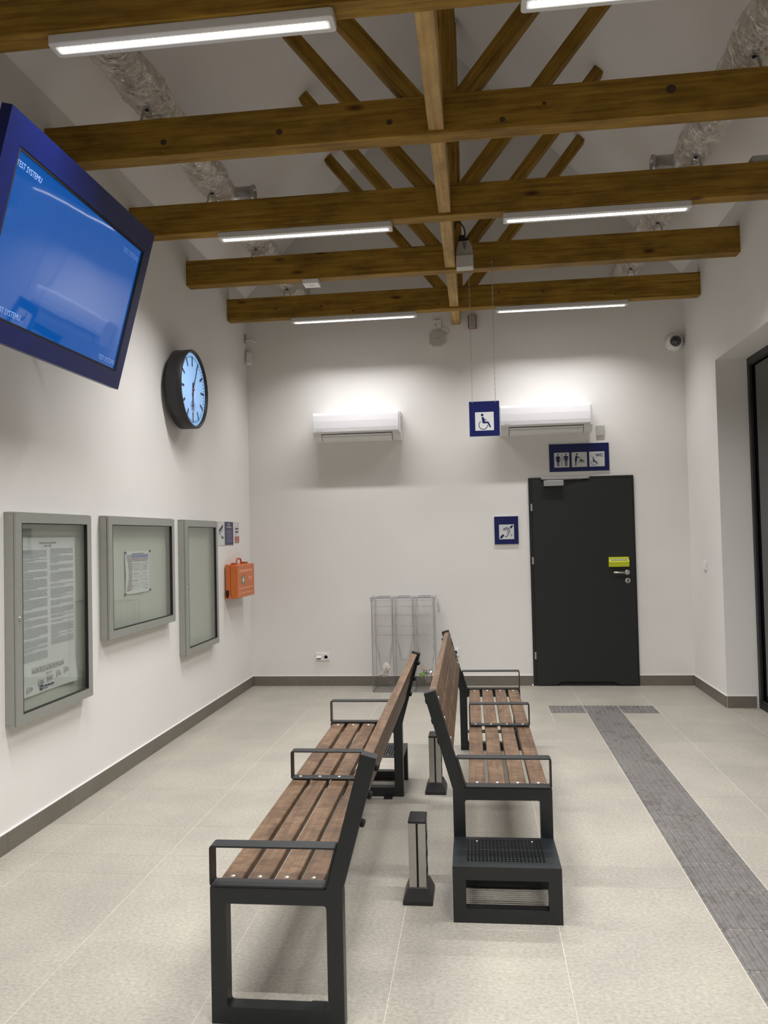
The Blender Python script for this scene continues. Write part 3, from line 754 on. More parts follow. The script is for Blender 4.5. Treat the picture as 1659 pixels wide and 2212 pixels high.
# ================================================================ power posts between the benches
def power_post(xc, yc, label):
    t = thing('power_post', (xc, yc, 0), label, 'power post', 'low aluminium power posts')
    hx, hy, bx, by = 0.0365, 0.057, 0.063, 0.086
    m = M()
    r1 = [(-bx, -by), (bx, -by), (bx, by), (-bx, by)]; r2 = [(-hx-0.006, -hy-0.006), (hx+0.006, -hy-0.006), (hx+0.006, hy+0.006), (-hx-0.006, hy+0.006)]
    vs = [(xc+x, yc+y, z) for z, R_ in ((0, r1), (0.016, r1), (0.066, r2)) for x, y in R_]
    fs = [(3,2,1,0), (8,9,10,11)]
    for l in (0, 4):
        for k in range(4): fs.append((l+k, l+(k+1) % 4, l+(k+1) % 4+4, l+k+4))
    m.add(vs, fs); m.build('base', M_BLACK, t, bevel=0.004)
    m = M()
    for s in (-1, 1):
        for a, b in ((-hx, -0.004), (0.004, hx)):
            m.box(xc+a, xc+b, yc+s*hy-0.003, yc+s*hy+0.003, 0.064, 0.330)
    m.build('aluminium_face', M_ALU, t, bevel=0.002)
    M().box(xc-hx+0.004, xc+hx-0.003, yc-hy+0.003, yc+hy-0.003, 0.06, 0.330).build('core', M_RUBBER, t)
    m = M()
    for zz in (0.12, 0.19, 0.26): m.lathe([(0.021, 0.0), (0.021, 0.006), (0.017, 0.006), (0.016, 0.001), (0.0, 0.001)], (xc+hx-0.004, yc, zz), 'x', 20)
    m.build('socket', M_BLACK, t)
    m = M(); m.box(xc-hx-0.001, xc+hx+0.001, yc-hy-0.004, yc+hy+0.004, 0.328, 0.342); m.build('cap', M_BLACK, t, bevel=0.005)
power_post(2.104, 3.447, 'aluminium power post standing in the foreground between the two benches')
power_post(2.104, 4.87, 'power post half hidden behind the right-hand bench backrest')

# ================================================================ clear recycling bin
bx0, bx1, by0, by1 = 1.326, 1.950, 7.868, 8.19
bint = thing('recycling_bin', ((bx0+bx1)/2, (by0+by1)/2, 0), 'clear plastic three-compartment waste bin against the end wall', 'bin')
def sheet(name, axis, c, a0, a1, b0, b1, th=0.004, hole=None):
    """clear sheet with darker sawn edges"""
    m = M()
    def quad(p0, p1, p2, p3, mi): m.add([p0, p1, p2, p3], [(0,1,2,3)], mi)
    if axis == 'y':
        P = lambda a, b, d: (a, c+d, b)
    elif axis == 'x':
        P = lambda a, b, d: (c+d, a, b)
    else:
        P = lambda a, b, d: (a, b, c+d)
    for d in (0, th): quad(P(a0,b0,d), P(a1,b0,d), P(a1,b1,d), P(a0,b1,d), 0)
    for (p, q) in (((a0,b0),(a1,b0)), ((a1,b0),(a1,b1)), ((a1,b1),(a0,b1)), ((a0,b1),(a0,b0))):
        quad(P(*p,0), P(*q,0), P(*q,th), P(*p,th), 1)
    return m.build(name, [M_ACRYL, M_ACRYLEDGE], bint)
w3 = (bx1-bx0)/3
for k in range(3): sheet('front_panel', 'y', by0, bx0+k*w3+0.002, bx0+(k+1)*w3-0.002, 0.004, 0.915)
sheet('back_panel', 'y', by1-0.004, bx0, bx1, 0.004, 0.915)
for x in (bx0, bx0+w3-0.002, bx0+2*w3-0.002, bx1-0.004): sheet('side_panel', 'x', x, by0+0.004, by1-0.004, 0.004, 0.915)
sheet('base_panel', 'z', 0.0, bx0, bx1, by0, by1, 0.006)
m = M()
for k in range(3):
    for (x0, x1, y0, y1) in ((0, w3, 0, 0.07), (0, w3, 0.25, by1-by0+0.01), (0, 0.045, 0.07, 0.25), (w3-0.045, w3, 0.07, 0.25)):
        m.box(bx0+k*w3+x0-0.002, bx0+k*w3+x1+0.002, by0-0.006+y0, by0-0.006+y1, 0.926, 0.930)
m.box(bx0-0.006, bx1+0.006, by0-0.010, by0-0.006, 0.890, 0.930); m.box(bx0-0.010, bx0-0.006, by0-0.010, by1, 0.890, 0.930); m.box(bx1+0.006, bx1+0.010, by0-0.010, by1, 0.890, 0.930)
m.build('lid', M_ACRYL, bint)
m = M(); e = 0.0016
for x in (bx0, bx0+w3, bx0+2*w3, bx1): m.box(x-e, x+e, by0-0.0015, by0+0.002, 0.0, 0.915)
m.box(bx0, bx1, by0-0.002, by0+0.002, 0.0, 0.006); m.box(bx0-0.010, bx1+0.010, by0-0.012, by0-0.009, 0.927, 0.932)
m.box(bx0-0.012, bx0-0.008, by0-0.012, by1, 0.927, 0.932); m.box(bx1+0.008, bx1+0.012, by0-0.012, by1, 0.927, 0.932)
for k in range(3):
    a, b = bx0+k*w3+0.045, bx0+(k+1)*w3-0.045
    for (x0, x1, y0, y1) in ((a-e, a+e, by0+0.064, by0+0.244), (b-e, b+e, by0+0.064, by0+0.244), (a, b, by0+0.063, by0+0.066), (a, b, by0+0.242, by0+0.245)):
        m.box(x0, x1, y0, y1, 0.9255, 0.9315)
m.build('edge_seam', plain('seam_grey', (0.22, 0.22, 0.25), 0.3, var=0.05), bint)
m = M()
for k in range(3):
    for z in (0.10, 0.55, 0.80): m.lathe([(0.004, 0), (0.003, 0.002), (0, 0.002)], (bx0+(k+1)*w3-0.028, by0, z), 'y', 8)
m.build('rivet', M_BOLT, bint)
def liner(k, zbot, pinch, xb, label, seed):
    """thin bag hung in compartment k, narrowing to its knot at the bottom"""
    rng = random.Random(seed); x0, x1 = bx0+k*w3+0.012, bx0+(k+1)*w3-0.012; y0, y1 = by0+0.014, by1-0.016
    nz, nn = 46, 44; vs = []; fs = []
    for i in range(nz+1):
        f = i/nz; z = 0.918-(0.918-zbot)*f
        s = 1.0 if f < 0.55 else 1.0-(1-pinch)*((f-0.55)/0.45)**1.5
        cx = (x0+x1)/2*(1-max(0, f-0.55)/0.45) + xb*max(0, f-0.55)/0.45; cy = (y0+y1)/2
        for j in range(nn):
            a = 2*PI*j/nn; c, d = math.cos(a), math.sin(a); q = max(abs(c), abs(d)); sq = 0.75/q+0.25
            n1 = noise.noise(Vector((c*2.5+seed, d*2.5, z*7)))*0.016+noise.noise(Vector((c*7, d*7+seed, z*19)))*0.007
            r = s*(0.94+0*n1)
            vs.append((cx+c*sq*r*(x1-x0)/2+n1*c*-0.8-abs(n1)*c*0.3, cy+d*sq*r*(y1-y0)/2-abs(n1)*d*1.0, z+n1*0.5))
    for i in range(nz):
        for j in range(nn): fs.append((i*nn+j, i*nn+(j+1) % nn, (i+1)*nn+(j+1) % nn, (i+1)*nn+j))
    fs.append(tuple(nz*nn+j for j in range(nn)))
    M().add(vs, fs, 0, True).build('bin_liner', M_BAG, None, label=label, cat='bin bag', group='bags in the clear bin')
liner(0, 0.16, 0.30, bx0+0.11, 'thin clear bag with white tissue, in the left compartment of the bin', 1)
liner(1, 0.30, 0.45, bx0+1.5*w3, 'thin clear empty bag in the middle compartment of the bin', 5)
liner(2, 0.07, 0.16, bx0+2.75*w3-0.03, 'thin clear bag with drink rubbish, in the right compartment of the bin', 9)
# bag collar folded over the rim on the right
m = M(); vs = []; fs = []; n = 26
for i in range(9):
    for j in range(n):
        a = j/(n-1); z = 0.905-0.012*i-0.05*math.sin(a*PI)*i/8; o = 0.012+0.03*(i/8)*abs(math.sin(a*9+i*0.5))
        vs.append((bx1+0.014+o*0.9, by0-0.004+a*(by1-by0-0.02)+o*0.3, z))
for i in range(8):
    for j in range(n-1): fs.append((i*n+j, i*n+j+1, (i+1)*n+j+1, (i+1)*n+j))
m.add(vs, fs, 0, True).build('bag_overhang', M_BAG, None, label='end of a clear bag bulging out over the right rim of the bin', cat='bin bag')
def crumple(c, r, seed, name, mat, label, cat, sq=(1, 1, 1), group=None):
    bm = bmesh.new(); bmesh.ops.create_icosphere(bm, subdivisions=3, radius=1.0); m = M()
    vs = []
    for v in bm.verts:
        k = 1+0.45*noise.noise(v.co*1.8+Vector((seed, 0, 0)))+0.35*noise.noise(v.co*4+Vector((0, seed, 0)))
        vs.append((c[0]+v.co.x*r*k*sq[0], c[1]+v.co.y*r*k*sq[1], c[2]+v.co.z*r*k*sq[2]))
    bm.verts.index_update()
    m.add(vs, [tuple(v.index for v in f.verts) for f in bm.faces], 0, False); bm.free()
    return m.build(name, mat, None, label=label, cat=cat, group=group)
crumple((bx0+0.125, by0+0.10, 0.235), 0.036, 1, 'crumpled_tissue', M_TISSUE, 'upper bright white crumpled tissue in the left bin bag', 'tissue', (1, 1, 1.2))
crumple((bx0+0.095, by0+0.10, 0.165), 0.030, 4, 'crumpled_tissue', plain('dull_tissue', (0.5, 0.46, 0.4), 0.8), 'lower greyish crumpled tissue in the left bin bag', 'tissue', (1.3, 1, 0.9))
bin_can = M().lathe([(0.0, 0.0), (0.022, 0.0), (0.026, 0.006), (0.026, 0.085), (0.021, 0.095), (0.020, 0.093), (0.0, 0.093)], (0, 0, 0), 'z', 22).build('drink_can', M_BOLT, None, origin=(0, 0, 0), label='silver drink can lying end-on in the right bin bag', cat='can')
bin_can.rotation_euler = (1.2, 0.35, 0.3); bin_can.location = (bx0+2.5*w3+0.005, by0+0.165, 0.165)
crumple((bx0+2.5*w3-0.035, by0+0.11, 0.155), 0.026, 8, 'snack_wrapper', plain('green_wrapper', (0.22, 0.36, 0.08), 0.4), 'green crumpled wrapper in the right bin bag', 'wrapper', (1.2, 1, 0.9))
crumple((bx0+2.5*w3-0.015, by0+0.12, 0.215), 0.022, 12, 'paper_wrapper', plain('peach_wrapper', (0.62, 0.45, 0.30), 0.5), 'peach coloured crumpled wrapper above the can in the right bin bag', 'wrapper', (1, 1, 1.1))

# ================================================================ door
dx0, dx1 = 2.917, 3.958
door = thing('door_1', ((dx0+dx1)/2, D, 0), '', 'door'); del door['category']; door['kind'] = 'structure'
m = M(); m.box(dx0, dx0+0.036, D-0.018, D-0.001, 0, 2.10); m.box(dx1-0.036, dx1, D-0.018, D-0.001, 0, 2.10); m.box(dx0+0.036, dx1-0.036, D-0.018, D-0.001, 2.062, 2.10)
m.build('frame', M_DOORFR, door, bevel=0.003)
lx0, lx1 = dx0+0.034, dx1-0.020
M().prism([(lx0, 0.008), (lx0+0.19, 0.008), (lx0+0.245, 0.044), (lx1-0.235, 0.044), (lx1-0.17, 0.008), (lx1, 0.008), (lx1, 2.064), (lx0, 2.064)],
          FB(0, 0, D-0.012), 0.020).build('leaf', M_DOOR, door, bevel=0.002)
M().box(dx0+0.03, dx1-0.03, D-0.012, D-0.001, 0.0, 0.06).build('threshold_gap', M_RUBBER, door)
for z in (1.80, 1.26, 0.305):
    M().tube([(lx0-0.008, D-0.030, z-0.036), (lx0-0.008, D-0.030, z+0.036)], 0.009, 12).build('hinge', M_ALUBR, door)
door_h = M(); hx, hz = 3.865, 1.128; yf = D-0.032
door_h.lathe([(0.025, 0.0), (0.025, 0.006), (0.023, 0.008), (0.0, 0.008)], (hx, yf, hz), 'y', 28)
hd = door_h.build('handle_rosette', M_ALUBR, door)
M().tube([(hx, yf-0.004, hz), (hx, yf-0.038, hz), (hx-0.010, yf-0.052, hz), (hx-0.03, yf-0.055, hz), (hx-0.125, yf-0.055, hz+0.002), (hx-0.135, yf-0.050, hz+0.002)], 0.009, 12).build('lever_handle', M_CHROME, hd)
lk = M().lathe([(0.026, 0.0), (0.026, 0.006), (0.023, 0.008), (0.0, 0.008)], (3.868, yf, 1.046), 'y', 28).build('lock_rosette', M_ALUBR, door)
m = M(); m.lathe([(0.008, 0.0), (0.008, 0.011), (0.0, 0.011)], (3.868, yf, 1.052), 'y', 16); m.box(3.864, 3.872, yf-0.011, yf, 1.028, 1.050); m.build('cylinder', M_BLACK, lk)
t = thing('door_closer', (3.27, D-0.03, 2.0), 'silver door closer with slide rail at the top of the dark door', 'door closer')
m = M(); m.box(3.068, 3.264, D-0.078, D-0.033, 2.010, 2.066); m.build('body', M_ALUBR, t, bevel=0.003)
m = M(); m.box(3.046, 3.522, D-0.045, D-0.019, 2.078, 2.098); m.build('slide_rail', M_ALUBR, t, bevel=0.002)
for x in (3.056, 3.512): M().lathe([(0.004, 0), (0.0, 0.001)], (x, D-0.0455, 2.088), 'y', 8).build('screw', M_BLACK, t)
M().add([(3.10, D-0.066, 2.067), (3.125, D-0.066, 2.067), (3.46, D-0.040, 2.072), (3.46, D-0.030, 2.072), (3.10, D-0.066, 2.072), (3.125, D-0.066, 2.072), (3.46, D-0.040, 2.077), (3.46, D-0.030, 2.077)],
        [(0,1,2,3), (7,6,5,4), (0,1,5,4), (1,2,6,5), (2,3,7,6), (3,0,4,7)]).build('arm', M_CHROME, t)
t = thing('hygiene_box', (3.785, D-0.033, 1.186), 'lime yellow box with a grey slot fixed above the door handle', 'box')
M().prism([(-0.098, 0), (0.098, 0), (0.098, 0.048), (0.094, 0.094), (-0.094, 0.094), (-0.098, 0.048)], ((3.785, D-0.0325, 1.186), (1,0,0), (0,0,1), (0,-1,0)), 0.030).build('backing', M_YELLOW, t)
M().add([(3.688, D-0.060, 1.186), (3.882, D-0.060, 1.186), (3.882, D-0.078, 1.235), (3.688, D-0.078, 1.235), (3.688, D-0.045, 1.282), (3.882, D-0.045, 1.282),
         (3.688, D-0.034, 1.186), (3.882, D-0.034, 1.186), (3.688, D-0.034, 1.282), (3.882, D-0.034, 1.282)],
        [(0,1,2,3), (3,2,5,4), (4,5,9,8), (8,9,7,6), (6,7,1,0), (0,3,4,8,6), (1,7,9,5,2)]).build('body', M_YELLOW, t, bevel=0.002)
M().add([(3.704, D-0.0735, 1.248), (3.866, D-0.0735, 1.248), (3.866, D-0.0560, 1.270), (3.704, D-0.0560, 1.270), (3.704, D-0.071, 1.246), (3.866, D-0.071, 1.246), (3.866, D-0.053, 1.269), (3.704, D-0.053, 1.269)],
        [(0,1,2,3), (7,6,5,4), (0,1,5,4), (1,2,6,5), (2,3,7,6), (3,0,4,7)]).build('grille', plain('grey_mesh', (0.3, 0.28, 0.27), 0.5, 0.2, var=0.25, scale=150), t)
t = M(); t.lathe([(0.012, 0), (0.013, 0.01), (0.006, 0.012), (0.004, 0.03), (0, 0.032)], (2.908, D-0.035, 0), 'z', 14)
t.build('door_stop', M_CHROME, None, label='tiny metal door stop on the floor left of the dark door', cat='door stop')

# ================================================================ air conditioners
def aircon(x0, label):
    x1 = x0+0.902; z0 = 2.530; t = thing('air_conditioner', ((x0+x1)/2, D-0.1, z0), label, 'air conditioner', 'wall air conditioners')
    def P(pts): return [(p[0], p[1]) for p in pts]
    fr = ((x0, D-0.001, z0), (0,-1,0), (0,0,1), (1,0,0))
    M().prism([(0, 0.005), (0.10, 0.0), (0.155, 0.012), (0.185, 0.045), (0.196, 0.072), (0.196, 0.286), (0.0, 0.286)], fr, x1-x0).build('casing', M_WHITE, t, bevel=0.004)
    front = [(0.190, 0.076), (0.203, 0.078), (0.212, 0.092), (0.2165, 0.13), (0.217, 0.20), (0.213, 0.262), (0.204, 0.284), (0.190, 0.290), (0.03, 0.290), (0.03, 0.286), (0.188, 0.283)]
    M().prism(front, ((x0+0.004, D-0.001, z0), (0,-1,0), (0,0,1), (1,0,0)), x1-x0-0.024).build('front_panel', M_WHITEG, t, bevel=0.0015)
    # louvre flap following the lower curve, with its dark gap
    fl = [(0.196, 0.064), (0.199, 0.062), (0.188, 0.036), (0.158, 0.006), (0.120, -0.006), (0.118, -0.001), (0.154, 0.011), (0.185, 0.044)]
    gp = [(0.194, 0.071), (0.1975, 0.070), (0.186, 0.040), (0.157, 0.009), (0.108, -0.0035), (0.108, 0.0), (0.155, 0.013), (0.184, 0.046)]
    M().prism(gp, ((x0+0.085, D-0.001, z0), (0,-1,0), (0,0,1), (1,0,0)), 0.732).build('louvre_gap', M_RUBBER, t)
    f = M().prism(fl, ((x0+0.090, D-0.001, z0), (0,-1,0), (0,0,1), (1,0,0)), 0.722).build('louvre_flap', M_WHITE, t)
    M().prism([(0.1935, 0.0435), (0.1945, 0.0425), (0.1905, 0.038), (0.1895, 0.039)], ((x0+0.095, D-0.001, z0), (0,-1,0), (0,0,1), (1,0,0)), 0.71).build('flap_groove', M_GREYP, f)
    e = M(); e.lathe([(0.005, 0), (0, 0.001)], (x0+0.048, D-0.2175, z0+0.098), 'y', 10); e.box(x0+0.057, x0+0.096, D-0.2185, D-0.2165, z0+0.0965, z0+0.0995)
    e.build('emblem', M_PRINTG, t)
    for x in (x0+0.21, x0+0.74): M().box(x, x+0.02, D-0.12, D-0.10, z0-0.004, z0+0.002).build('clip', M_GREYP, t)
    m = M()
    for i in range(5): m.box(x1-0.0015, x1+0.0005, D-0.165+i*0.022, D-0.160+i*0.022, z0+0.09, z0+0.24)
    m.build('side_vent', M_GREYP, t)
aircon(0.742, 'white wall air conditioner high on the left of the end wall')
aircon(2.647, 'white wall air conditioner above the door, partly behind the hanging sign')

# ================================================================ pictogram signs
def amap(TLp, TRp, BLp, size):
    (ax, ay), (bx, by), (cx, cy) = TLp, TRp, BLp
    e1 = (bx-ax, by-ay); e2 = (cx-ax, cy-ay); det = e1[0]*e2[1]-e1[1]*e2[0]
    def f(p):
        x, y = p[0]-ax, p[1]-ay
        s = (x*e2[1]-y*e2[0])/det; r = (e1[0]*y-e1[1]*x)/det
        return (s*size, (1-r)*size)
    return f
def disc(c, r, n=18): return [(c[0]+r*math.cos(2*PI*k/n), c[1]+r*math.sin(2*PI*k/n)) for k in range(n)]
class Glyph:
    """print built as thin raised shapes; coordinates mapped by f, placed at origin o on frame fr"""
    def __init__(s, f, fr): s.f = f; s.fr = fr; s.m = M()
    def poly(s, pts): s.m.prism([s.f(p) for p in pts], s.fr, 0.0012); return s
    def line(s, pts, w):
        q = [s.f(p) for p in pts]; s.m.prism(stroke(q, w), s.fr, 0.0012)
        for e in (q[0], q[-1]): s.m.prism(disc(e, w/2, 10), s.fr, 0.0011)
        return s
    def dot(s, c, r): s.m.prism(disc(s.f(c), r), s.fr, 0.0012); return s
    def build(s, parent, mat=None, name='pictogram'): return s.m.build(name, mat or M_BLUE, parent)
def tile_fr(x, z, y): return ((x, y, z), (1,0,0), (0,0,1), (0,-1,0))
def wheelchair(g, P, w):
    """P maps unit picture coordinates (0..1, y up) to the glyph's own ones"""
    g.dot(P(0.385, 0.845), w*1.25)
    g.poly([P(*q) for q in [(0.35, 0.715), (0.385, 0.735), (0.44, 0.735), (0.475, 0.70), (0.50, 0.60), (0.61, 0.60), (0.615, 0.555), (0.51, 0.545), (0.515, 0.485), (0.70, 0.475), (0.725, 0.455), (0.84, 0.20), (0.81, 0.155), (0.77, 0.17), (0.66, 0.39), (0.42, 0.385), (0.39, 0.41)]])
    cx, cy, r = 0.43, 0.30, 0.235
    g.line([P(cx+r*math.cos(math.radians(a)), cy+r*math.sin(math.radians(a))) for a in range(128, 368, 12)], w*0.62)
def sign_board(name, x0, x1, z0, z1, y0, label, back=0.006, edge=True):
    t = thing(name, ((x0+x1)/2, y0, z0), label, 'sign')
    m = M(); m.box(x0-0.002, x1+0.002, y0-back, y0, z0-0.002, z1+0.002); m.build('backing', M_SIGNW, t)
    M().box(x0, x1, y0-back-0.0015, y0-back+0.0005, z0, z1).build('blue_face', M_BLUE, t)
    return t
# hanging wheelchair sign on two chains from the fourth beam
HY = 6.428
t = sign_board('hanging_sign', 2.351, 2.591, 2.327, 2.607, HY, 'blue wheelchair sign hanging on two chains', 0.004)
yf = HY-0.0055
tx, tz, ts = 2.397, 2.372, 0.148
M().box(tx, tx+ts, yf-0.001, yf, tz, tz+ts).build('white_square', M_SIGNW, t)
fr = tile_fr(tx, tz, yf-0.0008)
g = Glyph(lambda p: p, fr); wheelchair(g, lambda a, b: (a*ts, b*ts), 0.0085); g.build(t)
for xx in (2.378, 2.562):
    M().lathe([(0.003, 0), (0.003, 0.001), (0, 0.001)], (xx, yf, 2.600), 'y', 8).build('eyelet', M_ALUBR, t)
for xx, nm in ((2.378, 'left'), (2.562, 'right')):
    c = thing('chain', (xx, HY-0.003, 2.600), 'thin steel chain holding the %s corner of the hanging wheelchair sign' % nm, 'chain')
    m = M(); z = 2.602; k = 0; ztop = 3.735
    while z < ztop:
        pts = []
        for q in range(10):
            a = 2*PI*q/10; ux, uz = 0.0042*math.cos(a), 0.0135*math.sin(a)
            pts.append((xx+(ux if k % 2 == 0 else 0), HY-0.003+(0 if k % 2 == 0 else ux), z+0.012+uz))
        m.tube(pts, 0.0013, 4, closed=True); z += 0.0215; k += 1
    m.build('links', M_ALUBR, c, kind='stuff')
    M().tube([(xx, 6.446, ztop+0.012), (xx, HY, ztop+0.012), (xx, HY-0.008, ztop+0.004), (xx, HY-0.004, ztop-0.006)], 0.0018, 6).build('hook', M_ALUBR, c)
# hearing loop sign
t = sign_board('hearing_loop_sign', 2.565, 2.806, 1.434, 1.716, D-0.001, 'blue hearing loop sign with an ear, left of the dark door', 0.012)
yf = D-0.001-0.0135
f = amap((408, 700), (1185, 688), (430, 1460), 0.150); ox, oz = 2.6115, 1.4835
M().box(ox, ox+0.150, yf-0.001, yf, oz, oz+0.150).build('white_square', M_SIGNW, t)
g = Glyph(f, tile_fr(ox, oz, yf-0.0008))
g.line([(640, 985), (665, 930), (720, 880), (800, 858), (880, 875), (945, 930), (972, 1010), (962, 1080), (930, 1140), (895, 1200), (870, 1260), (840, 1305), (790, 1322), (745, 1305)], 0.0062)
g.line([(700, 1000), (725, 955), (775, 928), (830, 935), (880, 975), (895, 1030), (880, 1080), (840, 1130)], 0.0058)
g.poly([(1060, 740), (1135, 740), (1135, 800), (1030, 915), (968, 835)]); g.poly([(615, 1190), (690, 1265), (545, 1415), (475, 1415), (475, 1335)])
g.build(t); text('T', ((ox+0.118, yf-0.001, oz+0.028), (1,0,0), (0,0,1), (0,-1,0)), 0.030, M_BLUE, t, bold=0.001, sx=0.8)
# toilet sign
t = sign_board('toilet_sign', 3.135, 3.727, 2.154, 2.434, D-0.001, 'wide blue toilet sign with three white pictograms above the door', 0.012)
yf = D-0.0145; S1 = 0.150
for (TLp, TRp, BLp, ox, which) in (((262, 405), (603, 393), (270, 738), 3.184, 0), ((653, 385), (1000, 373), (663, 722), 3.358, 1), ((1048, 373), (1398, 358), (1058, 706), 3.532, 2)):
    oz = 2.197
    M().box(ox, ox+S1, yf-0.001, yf, oz, oz+S1).build('white_square', M_SIGNW, t)
    g = Glyph(amap(TLp, TRp, BLp, S1), tile_fr(ox, oz, yf-0.0008))
    if which == 0:
        g.dot((348, 443), 0.0085)
        g.poly([(322, 480), (375, 477), (392, 490), (412, 570), (403, 578), (385, 530), (380, 545), (398, 608), (375, 610), (380, 705), (362, 706), (359, 612), (350, 612), (353, 706), (335, 707), (330, 612), (310, 612), (322, 548), (316, 530), (300, 580), (291, 576), (306, 495)])
        g.poly([(427, 425), (436, 425), (445, 703), (436, 703)])
        g.dot((526, 437), 0.0085)
        g.poly([(485, 475), (570, 470), (582, 485), (580, 570), (570, 571), (566, 510), (560, 510), (562, 700), (543, 701), (539, 590), (530, 590), (528, 702), (508, 703), (506, 512), (500, 512), (490, 575), (478, 574), (478, 485)])
    elif which == 1:
        g.dot((775, 430), 0.009)
        g.poly([(742, 470), (765, 458), (795, 478), (855, 512), (850, 522), (795, 500), (785, 500), (775, 585), (765, 590), (762, 690), (742, 692), (738, 590), (727, 583), (735, 500)])
        g.poly([(808, 605), (953, 600), (953, 609), (808, 615)])
        g.dot((925, 575), 0.007); g.poly([(812, 535), (825, 532), (850, 560), (870, 553), (878, 530), (892, 533), (893, 560), (908, 572), (905, 585), (850, 592), (842, 570)])
    else:
        ff = g.f; g.f = lambda p: p
        wheelchair(g, lambda a, b: (a*0.098+0.000, b*0.098+0.006), 0.0054)
    g.build(t)
    if which == 2: text('WC', ((ox+0.063, yf-0.001, oz+0.100), (1,0,0), (0,0,1), (0,-1,0)), 0.042, M_BLUE, t, bold=0.0012)

# ================================================================ small fittings on the end wall
t = thing('thermostat', (3.645, D, 2.50), 'small pale thermostat box beside the right air conditioner', 'thermostat')
M().box(3.606, 3.687, D-0.026, D-0.001, 2.505, 2.612).build('body', M_BEIGEP, t, bevel=0.006)
M().box(3.640, 3.652, D-0.0268, D-0.0255, 2.600, 2.603).build('mark', M_PRINTG, t)
t = thing('dome_camera', (4.398, D, 3.415), 'white dome security camera near the right corner of the end wall', 'camera')
M().lathe([(0.088, 0.0), (0.088, 0.012), (0.080, 0.045), (0.068, 0.070), (0.056, 0.080), (0.054, 0.074)], (4.398, D-0.001, 3.415), 'y', 32).build('base', M_WHITE, t)
dm = M().lathe([(0.053, 0.0), (0.052, 0.018), (0.044, 0.036), (0.028, 0.050), (0.010, 0.056), (0.0, 0.057)], (4.398, D-0.074, 3.415), 'y', 28).build('dome', M_DOME, t)
for a in (100, 215, 330): M().lathe([(0.004, 0), (0, 0.001)], (4.398+0.073*math.cos(math.radians(a)), D-0.062, 3.415+0.073*math.sin(math.radians(a))), 'y', 8).build('screw', M_BLACK, t)
t = thing('wifi_unit', (2.030, D, 3.485), 'octagonal cream wireless unit high on the end wall with looped yellow lead', 'access point')
def oct_(x0, x1, z0, z1, c): return [(x0+c, z0), (x1-c, z0), (x1, z0+c), (x1, z1-c), (x1-c, z1), (x0+c, z1), (x0, z1-c), (x0, z0+c)]
M().prism(oct_(1.952, 2.108, 3.490, 3.652, 0.036), FB(0, 0, D-0.001), 0.034).build('casing', M_BEIGEP, t, bevel=0.003)
m = M(); m.lathe([(0.005, 0), (0, 0.0006)], (2.050, D-0.0355, 3.574), 'y', 10); m.box(2.006, 2.040, D-0.0362, D-0.035, 3.572, 3.576); m.build('emblem', M_PRINT, t)
pts = [(2.012, D-0.050, 3.722), (2.018, D-0.056, 3.695), (2.040, D-0.050, 3.668), (2.060, D-0.045, 3.662), (2.078, D-0.04, 3.682), (2.105, D-0.035, 3.690), (2.135, D-0.03, 3.685), (2.155, D-0.025, 3.660), (2.152, D-0.022, 3.630), (2.130, D-0.020, 3.614), (2.106, D-0.018, 3.616)]
M().tube(pts, 0.0032, 8).build('network_lead', M_CABLEY, t)
t = thing('data_socket', (2.032, D, 3.682), 'small white data socket above the octagonal unit', 'socket')
M().box(1.992, 2.074, D-0.032, D-0.001, 3.682, 3.766).build('surface_box', M_WHITE, t, bevel=0.003)
for x in (2.008, 2.034): M().box(x, x+0.022, D-0.036, D-0.030, 3.708, 3.735).build('port', M_WHITEG, t)
t = thing('alarm_sounder', (2.396, D, 3.656), 'pale box with dark red sides on the end wall, behind the left chain', 'alarm')
m = M(); m.box(2.354, 2.437, D-0.052, D-0.001, 3.658, 3.792); m.build('side', M_RED, t, bevel=0.003)
m = M(); m.box(2.362, 2.429, D-0.060, D-0.045, 3.656, 3.794); m.build('front', M_GREYP, t, bevel=0.004)
def wall_socket(x0, z0, label, double=True):
    w = 0.148 if double else 0.076; t = thing('wall_socket', (x0+w/2, D, z0), label, 'socket')
    M().box(x0, x0+w, D-0.012, D-0.001, z0, z0+0.082).build('plate', M_WHITE, t, bevel=0.004)
    if double:
        M().add([(x0+0.012, D-0.013, z0+0.052), (x0+0.062, D-0.013, z0+0.052), (x0+0.060, D-0.034, z0+0.032), (x0+0.010, D-0.034, z0+0.032), (x0+0.012, D-0.013, z0+0.028), (x0+0.062, D-0.013, z0+0.028)],
                [(0,1,2,3), (3,2,5,4), (0,3,4), (1,5,2)]).build('flap', M_WHITEG, t)
        for q in (0.026, 0.046): M().box(x0+q-0.006, x0+q+0.006, D-0.016, D-0.010, z0+0.016, z0+0.027).build('port', M_RUBBER, t)
        c = x0+0.110
    else: c = x0+0.038
    M().lathe([(0.023, 0), (0.023, 0.006), (0.019, 0.006), (0.018, -0.0015), (0, -0.0015)], (c, D-0.012, z0+0.040), 'y', 24).build('socket_well', M_WHITE, t)
    M().lathe([(0.0035, 0), (0.0035, 0.012), (0, 0.013)], (c, D-0.010, z0+0.048), 'y', 8).build('earth_pin', M_CHROME, t)
wall_socket(0.681, 0.260, 'double white wall socket low on the end wall, left of the bin')
wall_socket(2.098, 0.300, 'white wall socket mostly hidden behind the right bench backrest', False)
t = thing('movement_detector', (0.03, D-0.07, 3.37), 'white movement detector in the left corner of the end wall', 'sensor')
M().tube([(0.004, D-0.012, 3.545), (0.02, D-0.045, 3.530), (0.03, D-0.06, 3.515)], 0.010, 10).build('bracket', M_WHITE, t)
o = M(); o.box(-0.029, 0.029, -0.022, 0.022, -0.068, 0.068); ob = o.build('body', M_WHITE, None, bevel=0.008, origin=(0, 0, 0)); ob.parent = t
